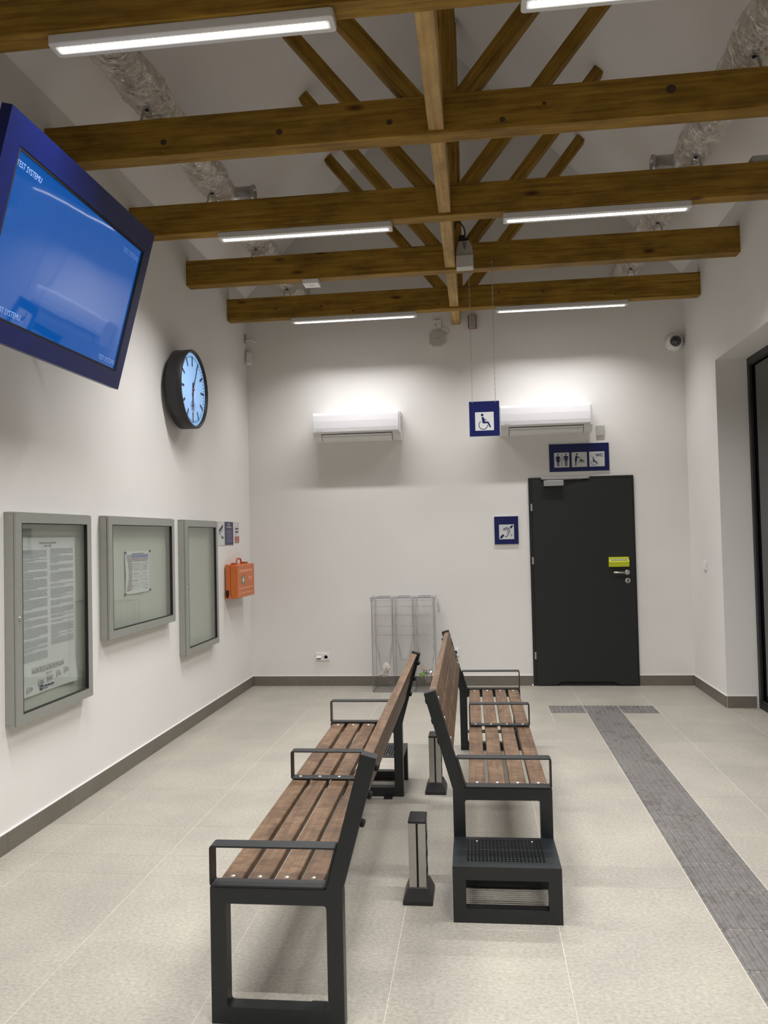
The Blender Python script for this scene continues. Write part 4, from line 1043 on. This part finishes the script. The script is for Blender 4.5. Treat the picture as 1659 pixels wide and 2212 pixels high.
ob.location = Vector((0.044, D-0.075, 3.448))-Vector(t.location); ob.rotation_euler = (-0.28, 0.06, 0.45)
t = thing('corner_bracket', (0, D-0.07, 3.62), 'white hooked bracket high in the left corner of the end wall', 'bracket')
M().box(0.001, 0.012, D-0.108, D-0.045, 3.620, 3.705).build('plate', M_GREYP, t, bevel=0.002)
M().tube([(0.012, D-0.076, 3.640), (0.06, D-0.085, 3.644), (0.10, D-0.10, 3.640), (0.118, D-0.11, 3.628), (0.122, D-0.113, 3.612)], 0.012, 10).build('arm', M_WHITE, t)
t = thing('wall_switch', (W, 7.715, 1.155), 'small white rocker switch on the right wall beside the recess', 'switch')
M().box(W-0.012, W-0.001, 7.672, 7.756, 1.157, 1.240).build('plate', M_WHITE, t, bevel=0.003)
M().box(W-0.016, W-0.010, 7.685, 7.743, 1.170, 1.227).build('rocker', M_WHITEG, t, bevel=0.002)

# ================================================================ fittings on the beams
yb = BY[4]
t = thing('ceiling_sensor', (1.066, yb+0.066, 3.655), 'small square white box under the left half of the fourth beam', 'sensor')
M().box(1.000, 1.132, yb+0.004, yb+0.130, 3.656, ZB-0.001).build('body', M_WHITE, t, bevel=0.004)
m = M(); m.lathe([(0.008, 0), (0.008, -0.001), (0, -0.001)], (1.057, yb+0.066, 3.656), 'z', 12); m.lathe([(0.008, 0), (0.008, -0.001), (0, -0.001)], (1.078, yb+0.066, 3.656), 'z', 12)
m.build('mark', M_PRINTG, t)
t = thing('junction_box', (4.28, BY[3]+0.05, ZT), 'pale junction box on top of the third beam at the right edge', 'box')
M().box(4.225, 4.335, BY[3]+0.012, BY[3]+0.10, ZT+0.001, ZT+0.048).build('body', M_GREYP, t, bevel=0.006)
# grey beacon beside the tie timber in front of the fourth beam
t = thing('beacon_unit', (2.335, 6.30, 3.66), 'grey bullet-shaped electronic unit at the middle of the fourth beam', 'beacon')
bxc = 2.348; by_ = 6.25
outl = [(-0.066, 0.098), (0.066, 0.098), (0.066, 0.130), (0.060, 0.165), (0.050, 0.195), (0.036, 0.222), (0.030, 0.218), (-0.030, 0.212), (-0.036, 0.218), (-0.050, 0.192), (-0.060, 0.163), (-0.066, 0.130)]
M().prism(outl, ((bxc, by_+0.10, 3.645), (1,0,0), (0,0,1), (0,-1,0)), 0.085).build('hood', M_GREYP, t, bevel=0.004)
M().prism([(-0.066, 0.0), (0.060, 0.002), (0.068, 0.006), (0.068, 0.100), (-0.068, 0.100), (-0.068, 0.008)], ((bxc, by_+0.10, 3.645), (1,0,0), (0,0,1), (0,-1,0)), 0.100).build('cover', M_BEIGEP, t, bevel=0.006)
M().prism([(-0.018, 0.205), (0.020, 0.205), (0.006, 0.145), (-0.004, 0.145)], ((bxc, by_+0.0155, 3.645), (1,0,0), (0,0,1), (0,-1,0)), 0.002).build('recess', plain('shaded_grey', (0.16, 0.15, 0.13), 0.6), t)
m = M()
for a, b in ((-0.045, 0.090), (0.042, 0.092), (-0.045, 0.010), (0.042, 0.012)): m.lathe([(0.004, 0), (0, 0.001)], (bxc+a, by_, 3.645+b), 'y', 8)
m.build('screw', M_PRINTG, t)
M().box(bxc-0.009, bxc+0.009, by_-0.0008, by_+0.001, 3.715, 3.719).build('mark', M_SIGNW, t)
m = M(); m.box(bxc-0.030, bxc+0.030, by_+0.025, by_+0.085, 3.855, 3.885); m.box(bxc-0.042, bxc+0.008, by_+0.025, by_+0.085, 3.875, 3.912); m.build('plug', M_RUBBER, t, bevel=0.004)
M().tube([(bxc+0.004, by_+0.05, 3.900), (bxc+0.008, by_+0.04, 3.935), (bxc-0.002, by_+0.02, 3.970), (bxc-0.022, by_-0.02, 3.985), (bxc-0.046, by_-0.06, 3.985), (bxc-0.062, by_-0.10, 3.960), (bxc-0.070, by_-0.14, 3.90)], 0.0055, 8).build('cable', M_RUBBER, t)

# ================================================================ monitor on the left wall
top = Vector((0.596, 0, 3.299)); bot = Vector((0.363, 0, 2.419)); MY0, MY1 = 2.940, 4.349
up = (top-bot).normalized(); H = (top-bot).length; nrm = Vector((up.z, 0, -up.x))     # towards the room, down
t = thing('monitor', tuple(bot+Vector((0, MY0, 0))), 'large blue-framed screen on the left wall, tilted down over the notice cases', 'monitor', local=True)
t.rotation_euler = (0, 0, 0)
# local frame: x along the wall (world Y), y = screen height, z = out of the screen
t.matrix_world = Matrix.Translation((bot.x, MY0, bot.z)) @ Matrix((Vector((0,1,0)), up, Vector((0,1,0)).cross(up))).transposed().to_4x4()
if Vector((0,1,0)).cross(up).dot(nrm) < 0: print('MONITOR NORMAL FLIPPED')
MW = MY1-MY0; sx0, sx1, sz0, sz1 = 0.113, MW-0.091, 0.101, 0.779
m = M()
for (a, b, c, d) in ((0, MW, 0, sz0-0.012), (0, MW, sz1+0.012, H), (0, sx0-0.012, sz0-0.012, sz1+0.012), (sx1+0.012, MW, sz0-0.012, sz1+0.012)):
    m.box(a, b, c, d, -0.014, 0)
m.box(0, MW, 0, H, -0.048, -0.014); m.build('housing', M_MONHOUSE, t)
m = M()
for (a, b, c, d) in ((sx0-0.012, sx1+0.012, sz0-0.012, sz0), (sx0-0.012, sx1+0.012, sz1, sz1+0.012), (sx0-0.012, sx0, sz0, sz1), (sx1, sx1+0.012, sz0, sz1)):
    m.box(a, b, c, d, -0.013, -0.002)
m.build('bezel', M_RUBBER, t)
M().box(sx0, sx1, sz0, sz1, -0.012, -0.009).build('screen', M_SCREEN, t)
M().box(0.14, MW-0.14, 0.15, H-0.15, -0.105, -0.048).build('rear_casing', M_BLACK, t)
M().lathe([(0.004, 0), (0.004, 0.001), (0, 0.001)], (MW-0.055, sz1+0.02, 0.0), 'z', 10).build('lock_hole', M_RUBBER, t)
def scr_text(x, y, al): return text('TEST SYSTEMU', ((x, y, -0.0088), (1,0,0), (0,1,0), (0,0,1)), 0.036, M_SCRGREY, t, thick=0.0002, sx=0.80, align=al)
scr_text(sx0+0.004, sz1-0.060, 'LEFT'); scr_text(sx1-0.012, sz1-0.066, 'RIGHT'); scr_text(sx0+0.08, sz0+0.022, 'LEFT'); scr_text(sx1-0.006, sz0+0.020, 'RIGHT')
# arms back to the wall, in the monitor's own axes: wall plane is world x = 0
inv = t.matrix_world.inverted()
for yy in (MY0+0.40, MY1-0.40):
    m = M(); m.box(0.002, 0.010, yy-0.04, yy+0.04, 2.72, 3.05)
    m.tube([(0.008, yy, 3.0), (0.47, yy, 3.13)], 0.016, 8); m.tube([(0.008, yy, 2.78), (0.33, yy, 2.66)], 0.016, 8)
    m.v = [tuple(inv @ Vector(v)) for v in m.v]
    m.build('wall_arm', M_BLACK, t)

# ================================================================ clock
t = thing('wall_clock', (0, 6.16, 2.757-0.315), 'round backlit station clock with a deep black rim on the left wall', 'clock')
cy_, cz_, R = 6.16, 2.757, 0.315; xf = 0.168
M().lathe([(R-0.02, 0.035), (R, 0.045), (R, xf-0.004), (R-0.004, xf), (R-0.020, xf), (R-0.022, xf-0.02), (R-0.022, xf-0.03)], (0, cy_, cz_), 'x', 64).build('rim', M_BLACK, t)
M().lathe([(0.10, 0.001), (0.10, 0.036), (0, 0.036)], (0, cy_, cz_), 'x', 32).build('wall_mount', M_BLACK, t)
M().lathe([(R-0.022, xf-0.032), (R-0.022, xf-0.022), (0.0, xf-0.022)], (0, cy_, cz_), 'x', 64).build('dial', M_CLOCKFACE, t)
def rad(a, r0, r1, w):
    a = math.radians(90-a); c, s = math.cos(a), math.sin(a); n = (-s*w/2, c*w/2)
    return [(c*r0-n[0], s*r0-n[1]), (c*r1-n[0], s*r1-n[1]), (c*r1+n[0], s*r1+n[1]), (c*r0+n[0], s*r0+n[1])]
dfr = ((xf-0.0215, cy_, cz_), (0,1,0), (0,0,1), (1,0,0)); m = M()
for k in range(60):
    if k % 5 == 0: m.prism(rad(k*6, 0.195 if k % 15 else 0.185, 0.270, 0.020), dfr, 0.001)
    else: m.prism(rad(k*6, 0.250, 0.270, 0.007), dfr, 0.001)
m.build('minute_marks', M_TICK, t)
def lfr(dx): return ((xf-0.0215+dx, cy_, cz_), (0,1,0), (0,0,1), (1,0,0))
M().prism(rad(182.5, -0.055, 0.165, 0.022), lfr(0.003), 0.0015).build('hour_hand', M_TICK, t)
M().prism(rad(27, -0.06, 0.255, 0.015), lfr(0.006), 0.0015).build('minute_hand', M_TICK, t)
M().prism(rad(184, -0.07, 0.25, 0.006), lfr(0.009), 0.0012).build('second_hand', M_SECOND, t)
M().lathe([(0.013, xf-0.021), (0.013, xf-0.008), (0, xf-0.007)], (0, cy_, cz_), 'x', 16).build('hub', M_SECOND, t)
ov = arc(0, -0.135, 0.042, 0, 360, 20)[:-1]; iv = arc(0, -0.135, 0.037, 0, 360, 20)[:-1]
m = M()
for k in range(20):
    j = (k+1) % 20
    m.prism([(ov[k][0]*1.15, ov[k][1]), (ov[j][0]*1.15, ov[j][1]), (iv[j][0]*1.15, iv[j][1]), (iv[k][0]*1.15, iv[k][1])], dfr, 0.0012)
m.build('emblem', M_SECOND, t); text('PKP', ((xf-0.020, cy_, cz_-0.145), (0,1,0), (0,0,1), (1,0,0)), 0.034, M_TICK, t, align='CENTER', bold=0.001)

# ================================================================ notice cases
def case(y0, y1, z0, z1, label, lock, gx=None):
    t = thing('notice_case', (0, (y0+y1)/2, z0), label, 'notice case', 'grey glazed notice cases on the left wall')
    xb, xf = 0.052, 0.065; m = M(); w = 0.012
    for (a, b, c, d) in ((y0, y1, z0, z0+w), (y0, y1, z1-w, z1), (y0, y0+w, z0+w, z1-w), (y1-w, y1, z0+w, z1-w)): m.box(0.001, xb-0.002, a, b, c, d)
    m.build('body', M_CASE, t, bevel=0.002)
    M().box(0.001, 0.008, y0+w, y1-w, z0+w, z1-w).build('back_board', M_CASEBACK, t)
    M().box(0.009, xb-0.004, y0+w, y0+w+0.004, z0+w, z1-w).build('side_lining', M_RUBBER, t)
    m = M(); fw = 0.058; e = 0.0055
    fp = [((y0+e, z0+e), (y1-e, z0+e), (y1-fw, z0+fw), (y0+fw, z0+fw)), ((y1-e, z0+e), (y1-e, z1-e), (y1-fw, z1-fw), (y1-fw, z0+fw)),
          ((y1-e, z1-e), (y0+e, z1-e), (y0+fw, z1-fw), (y1-fw, z1-fw)), ((y0+e, z1-e), (y0+e, z0+e), (y0+fw, z0+fw), (y0+fw, z1-fw))]
    for q in fp: m.prism(list(q), ((xb, 0, 0), (0,1,0), (0,0,1), (1,0,0)), xf-xb)
    dr = m.build('door_frame', M_CASE, t)
    m = M(); g = 0.004
    for (a, b, c, d) in ((y0+fw-0.001, y1-fw+0.001, z0+fw-0.001, z0+fw+g), (y0+fw-0.001, y1-fw+0.001, z1-fw-g, z1-fw+0.001), (y0+fw-0.001, y0+fw+g, z0+fw, z1-fw), (y1-fw-g, y1-fw+0.001, z0+fw, z1-fw)):
        m.box(xb-0.004, xf+0.0005, a, b, c, d)
    m.build('gasket', M_RUBBER, dr)
    M().box(xb, xb+0.004, y0+fw, y1-fw, z0+fw, z1-fw).build('glass_pane', M_GLASS, dr)
    m = M(); m.lathe([(0.009, 0), (0.009, 0.006), (0.006, 0.009), (0, 0.009)], (xf-0.001, lock[0], lock[1]), 'x', 14); m.build('lock', M_CHROME, dr)
    return t
case(3.800, 4.605, 0.620, 1.712, 'tall notice case nearest the viewer holding a long page of rules', (3.829, 1.168))
case(4.826, 5.942, 0.922, 1.715, 'wide middle notice case with one small timetable sheet', (5.376, 0.952))
case(6.172, 6.975, 0.618, 1.714, 'empty tall notice case nearest the end wall', (6.199, 1.168))
# rules poster
PX = 0.020
t = thing('rules_poster', (PX, 4.19, 0.736), 'large white page of printed rules inside the nearest notice case', 'poster')
vs = []; fs = []; ny_, nz_ = 12, 18
for i in range(nz_+1):
    for j in range(ny_+1):
        a, b = j/ny_, i/nz_; cur = 0.010*max(0, a-0.8)*5*max(0, 0.15-b)*6 + 0.0015*math.sin(a*9+b*7)
        vs.append((PX-0.004+cur, 3.893+0.594*a, 0.738+0.841*b))
for i in range(nz_):
    for j in range(ny_): q = i*(ny_+1)+j; fs.append((q, q+1, q+ny_+2, q+ny_+1))
M().add(vs, fs, 0, True).build('sheet', M_PAPER, t)
pf = lambda y, z: ((PX-0.0018, y, z), (0,1,0), (0,0,1), (1,0,0))
rng = random.Random(11)
text('Regulamin korzystania ze stacji pasażerskiej', pf(4.187, 1.547), 0.0135, M_PRINTG, t, align='CENTER', sx=0.72, thick=0.0003)
text('Łomnica - (Zdrój)', pf(4.187, 1.530), 0.014, M_PRINT, t, align='CENTER', sx=0.75, thick=0.0003)
m = M()
def text_block(y0, y1, ztop, zbot):
    z = ztop; para = rng.randint(3, 7); ln = 0
    while z > zbot:
        last = ln == para-1; e = y0+(y1-y0)*(rng.uniform(0.25, 0.7) if last else 1.0); y = y0
        while y < e-0.004:
            w = min(rng.uniform(0.008, 0.026), e-y); m.add([(PX-0.0012, y, z), (PX-0.0012, y+w, z), (PX-0.0012, y+w, z+0.0021), (PX-0.0012, y, z+0.0021)], [(0,1,2,3)]); y += w+0.0028
        z -= 0.0078; ln += 1
        if ln >= para: ln = 0; para = rng.randint(2, 7); z -= rng.choice((0.002, 0.004, 0.010))
text_block(3.905, 4.178, 1.508, 0.918); text_block(4.212, 4.462, 1.514, 0.978)
m.build('printed_rules', M_PRINT, t, kind='stuff')
m = M(); mg = M()
for k in range(10):
    y = 4.020+k*0.033; m.prism([(0, 0), (0.031, 0), (0.031, 0.026), (0, 0.026)], pf(y, 0.854), 0.0004)
    fig = [[(0.006,0.004),(0.024,0.004),(0.020,0.009),(0.010,0.009)], [(0.008,0.004),(0.022,0.004),(0.018,0.012),(0.012,0.022)], [(0.013,0.003),(0.018,0.003),(0.020,0.023),(0.014,0.023)], [(0.006,0.006),(0.024,0.018),(0.022,0.021),(0.005,0.009)]][k % 4]
    mg.prism(fig, ((PX-0.0012, y, 0.854), (0,1,0), (0,0,1), (1,0,0)), 0.0003)
m.build('symbol_box', plain('pale_box_print', (0.45, 0.45, 0.46), 0.6), t); mg.build('symbol', M_PRINT, t)
text('Telefony alarmowe', pf(4.187, 0.832), 0.010, M_PRINTG, t, align='CENTER', sx=0.8, thick=0.0003)
m = M()
for y, z in ((3.962, 0.765), (4.075, 0.785), (4.165, 0.797), (4.262, 0.805), (4.345, 0.812)):
    for fr_ in ([(0, 0), (0.022, 0), (0.022, 0.001), (0, 0.001)], [(0, 0.035), (0.022, 0.035), (0.022, 0.036), (0, 0.036)], [(0, 0), (0.001, 0), (0.001, 0.036), (0, 0.036)], [(0.021, 0), (0.022, 0), (0.022, 0.036), (0.021, 0.036)], [(0.008, 0.004), (0.013, 0.004), (0.012, 0.028), (0.009, 0.028)]):
        m.prism(fr_, pf(y, z-0.01), 0.0006)
    for q in range(4):
        w_ = rng.uniform(0.02, 0.045); m.prism([(0.026, 0.006+q*0.007), (0.026+w_, 0.006+q*0.007), (0.026+w_, 0.0085+q*0.007), (0.026, 0.0085+q*0.007)], pf(y, z-0.01), 0.0006)
m.build('contact_print', M_PRINTG, t)
M().prism(rrect(-0.019, 0.019, -0.013, 0.013, 0.012), pf(4.110, 0.764), 0.0005).build('emblem', M_BLUE, t)
text('PKP', ((PX-0.0012, 4.110, 0.7595), (0,1,0), (0,0,1), (1,0,0)), 0.013, M_PAPER, t, align='CENTER', thick=0.0002)
text('POLSKIE LINIE KOLEJOWE', pf(4.134, 0.764), 0.0125, M_BLUE, t, sx=0.72, thick=0.0003, bold=0.0004)
text('Spółka Akcyjna', pf(4.134, 0.753), 0.008, M_BLUE, t, sx=0.8, thick=0.0003)
# timetable sheet and its magnets
t = thing('timetable_sheet', (PX, 5.375, 1.182), 'small landscape timetable sheet with a blue header in the middle case', 'paper')
vs = []; fs = []
for i in range(11):
    for j in range(13):
        a, b = j/12, i/10; e = 0.007*math.sin(b*PI)*math.exp(-a*9) + 0.006*math.sin(a*PI)*math.exp(-b*9)
        yy = 5.166+0.418*a+(0.010*(1-b)*(0.5-a)*2); vs.append((0.011+e, yy, 1.186+0.294*b))
for i in range(10):
    for j in range(12): q = i*13+j; fs.append((q, q+1, q+14, q+13))
M().add(vs, fs, 0, True).build('sheet', M_PAPER, t)
pf2 = lambda y, z, d=0.0: ((0.0125+d, y, z), (0,1,0), (0,0,1), (1,0,0))
def rct(y0, y1, z0, z1, mat, name, d=0.0): return M().prism([(0, 0), (y1-y0, 0), (y1-y0, z1-z0), (0, z1-z0)], pf2(y0, z0, d), 0.0006).build(name, mat, t)
rct(5.196, 5.278, 1.205, 1.455, M_LILAC, 'lilac_column'); rct(5.278, 5.556, 1.434, 1.455, M_PERI, 'blue_header'); rct(5.278, 5.556, 1.410, 1.434, M_LILAC, 'lilac_header')
m = M()
for z in (1.434, 1.410, 1.383, 1.362, 1.345, 1.300, 1.250, 1.222, 1.205): m.prism([(0, 0), (0.36, 0), (0.36, 0.0008), (0, 0.0008)], pf2(5.196, z, 0.0006), 0.0003)
for y in (5.278, 5.32, 5.36, 5.42, 5.46, 5.50): m.prism([(0, 0), (0.0008, 0), (0.0008, 0.25), (0, 0.25)], pf2(y, 1.205, 0.0006), 0.0003)
for z in (1.390, 1.370, 1.352, 1.318, 1.272, 1.235, 1.212, 1.420, 1.442):
    for y in (5.22, 5.285, 5.325, 5.37, 5.475, 5.515):
        w = rng.uniform(0.012, 0.03); m.prism([(0, 0), (w, 0), (w, 0.004), (0, 0.004)], pf2(y, z, 0.0006), 0.0004)
m.prism([(0, 0), (0.20, 0), (0.20, 0.004), (0, 0.004)], pf2(5.28, 1.460, 0.0006), 0.0004)
m.build('table_print', M_PRINTG, t)
for (y, z, nm) in ((5.177, 1.470, 'upper left'), (5.582, 1.474, 'upper right'), (5.168, 1.190, 'lower left'), (5.578, 1.194, 'lower right')):
    M().lathe([(0.0085, 0), (0.0085, 0.006), (0.007, 0.008), (0, 0.008)], (0.0128, y, z), 'x', 16).build('magnet', M_BLACK, None, label='round black magnet at the %s corner of the timetable sheet' % nm, cat='magnet')

# ================================================================ stickers on the left wall
t = thing('camera_notice', (0, 7.41, 1.49), 'white and dark blue surveillance notice stuck beside the last case', 'notice')
wf = lambda y, z, d=0.001: ((d, y, z), (0,1,0), (0,0,1), (1,0,0))
M().prism([(0, 0), (0.452, 0), (0.452, 0.226), (0, 0.226)], wf(7.182, 1.491), 0.003).build('backing', M_SIGNW, t)
NV = plain('slate_blue_print', (0.045, 0.042, 0.10), 0.5, var=0.02)
M().prism([(0, 0), (0.27, 0), (0.27, 0.222), (0, 0.222)], wf(7.358, 1.493, 0.0038), 0.0006).build('blue_panel', NV, t)
m = M()
for pl in ([(0.005, 0.115), (0.118, 0.165), (0.125, 0.19), (0.112, 0.195), (0.005, 0.150)], [(0.0, 0.095), (0.125, 0.147), (0.125, 0.153), (0.0, 0.104)], [(0.045, 0.085), (0.058, 0.105), (0.066, 0.100), (0.060, 0.080)], [(0.070, 0.062), (0.130, 0.062), (0.130, 0.085), (0.070, 0.085), (0.082, 0.074)]):
    m.prism(pl, wf(7.188, 1.491, 0.0038), 0.0006)
m.build('camera_drawing', NV, t)
text('Obszar', wf(7.493, 1.685, 0.0042), 0.024, M_SIGNW, t, align='CENTER', bold=0.0006, thick=0.0003)
text('monitorowany', wf(7.493, 1.660, 0.0042), 0.024, M_SIGNW, t, align='CENTER', bold=0.0006, thick=0.0003)
m = M()
for k in range(16):
    w = rng.uniform(0.10, 0.24) if k % 5 else 0.06; z = 1.640-k*0.0085
    m.prism([(-w/2, 0), (w/2, 0), (w/2, 0.0035), (-w/2, 0.0035)], wf(7.493, z, 0.0042), 0.0004)
m.build('small_print', plain('pale_blue_print', (0.20, 0.20, 0.28), 0.5), t)
t = thing('no_smoking_notice', (0, 7.748, 1.51), 'small white and red no smoking notice near the corner', 'notice')
M().prism([(0, 0), (0.142, 0), (0.142, 0.207), (0, 0.207)], wf(7.677, 1.510), 0.003).build('backing', M_SIGNW, t)
M().prism([(0, 0), (0.138, 0), (0.138, 0.062), (0, 0.062)], wf(7.679, 1.512, 0.0038), 0.0006).build('red_panel', plain('dull_red_print', (0.35, 0.07, 0.07), 0.5), t)
m = M(); m.prism([(0.015, 0.132), (0.125, 0.132), (0.125, 0.148), (0.015, 0.148)], wf(7.677, 1.510, 0.0038), 0.0006); m.prism([(0.015, 0.100), (0.100, 0.100), (0.130, 0.108), (0.100, 0.117), (0.015, 0.117)], wf(7.677, 1.510, 0.0038), 0.0006)
m.build('cigarette_drawing', M_PRINT, t)
M().prism(stroke([(0.025, 0.080), (0.120, 0.195)], 0.004), wf(7.677, 1.510, 0.0046), 0.0006).build('red_stroke', M_SECOND, t)
text('ZAKAZ', wf(7.748, 1.550, 0.0044), 0.022, M_PEACH, t, align='CENTER', bold=0.0006, thick=0.0003); text('PALENIA', wf(7.748, 1.522, 0.0044), 0.022, M_PEACH, t, align='CENTER', bold=0.0006, thick=0.0003)

# ================================================================ first aid box
fy0, fy1, fz0, fz1, fx = 7.335, 7.900, 0.985, 1.308, 0.130
t = thing('first_aid_box', (0, (fy0+fy1)/2, fz0), 'orange first aid case hung on the left wall near the corner', 'first aid box')
fr = ((0, fy0, 0), (1,0,0), (0,0,1), (0,1,0))
M().prism([(0.001, fz0), (0.058, fz0), (0.058, fz1-0.005), (0.012, fz1), (0.012, fz0+0.075), (0.001, fz0+0.07)], fr, fy1-fy0).build('rear_shell', M_ORANGE, t, bevel=0.004)
M().prism([(0.060, fz0+0.028), (0.060, fz1-0.006), (fx, fz1-0.010), (fx, fz0), (0.090, fz0)], fr, fy1-fy0).build('front_shell', M_ORANGE, t, bevel=0.005)
M().prism([(0.014, fz0), (0.060, fz0), (0.090, fz0), (0.060, fz0+0.028), (0.014, fz0+0.028)], ((0, fy0-0.002, 0), (1,0,0), (0,0,1), (0,1,0)), fy1-fy0+0.004).build('lower_band', M_ORANGE, t, bevel=0.002)
yc = (fy0+fy1)/2-0.03
M().tube([(0.066, yc-0.085, fz1-0.006), (0.066, yc-0.070, fz1+0.030), (0.066, yc-0.045, fz1+0.048), (0.066, yc+0.045, fz1+0.048), (0.066, yc+0.070, fz1+0.030), (0.066, yc+0.085, fz1-0.006)], 0.008, 10).build('carry_handle', M_ORANGED, t)
for y in (fy0+0.07, fy1-0.15): M().box(0.045, 0.085, y, y+0.085, fz1-0.008, fz1+0.012).build('catch', M_ORANGED, t, bevel=0.003)
M().prism([(0.020, fz0+0.010), (0.036, fz0+0.006), (0.044, fz0+0.030), (0.044, fz0+0.078), (0.014, fz0+0.078), (0.014, fz0+0.030)], ((0, fy0-0.008, 0), (1,0,0), (0,0,1), (0,1,0)), 0.010).build('side_latch', M_RUBBER, t, bevel=0.002)
ff = lambda y, z, d=0.0: ((fx+0.0002+d, y, z), (0,1,0), (0,0,1), (1,0,0))
L_ = fy1-fy0
text('ZESTAW PIERWSZEJ POMOCY', ff(fy0+L_*0.5, fz0+0.242), 0.034, M_PEACH, t, align='CENTER', sx=0.98, thick=0.0005)
M().prism([(0, 0), (0.088, 0), (0.088, 0.084), (0, 0.084)], ff(fy0+0.135, fz0+0.125), 0.001).build('green_square', M_GREEN, t)
M().prism([(0.033, 0.008), (0.055, 0.008), (0.055, 0.031), (0.080, 0.031), (0.080, 0.053), (0.055, 0.053), (0.055, 0.076), (0.033, 0.076), (0.033, 0.053), (0.008, 0.053), (0.008, 0.031), (0.033, 0.031)], ff(fy0+0.135, fz0+0.125, 0.001), 0.001).build('white_cross', M_SIGNW, t)
text('7P yd', ff(fy0+0.355, fz0+0.155), 0.058, M_PEACH, t, sx=0.95, thick=0.0005)
for z in (0.086, 0.040): M().box(fx, fx+0.0012, fy0+0.04, fy1-0.06, fz0+z, fz0+z+0.004).build('moulded_line', M_PEACH, t)
text('AB', ff(fy1-0.13, fz0+0.052), 0.026, M_ORANGED, t, thick=0.0005)
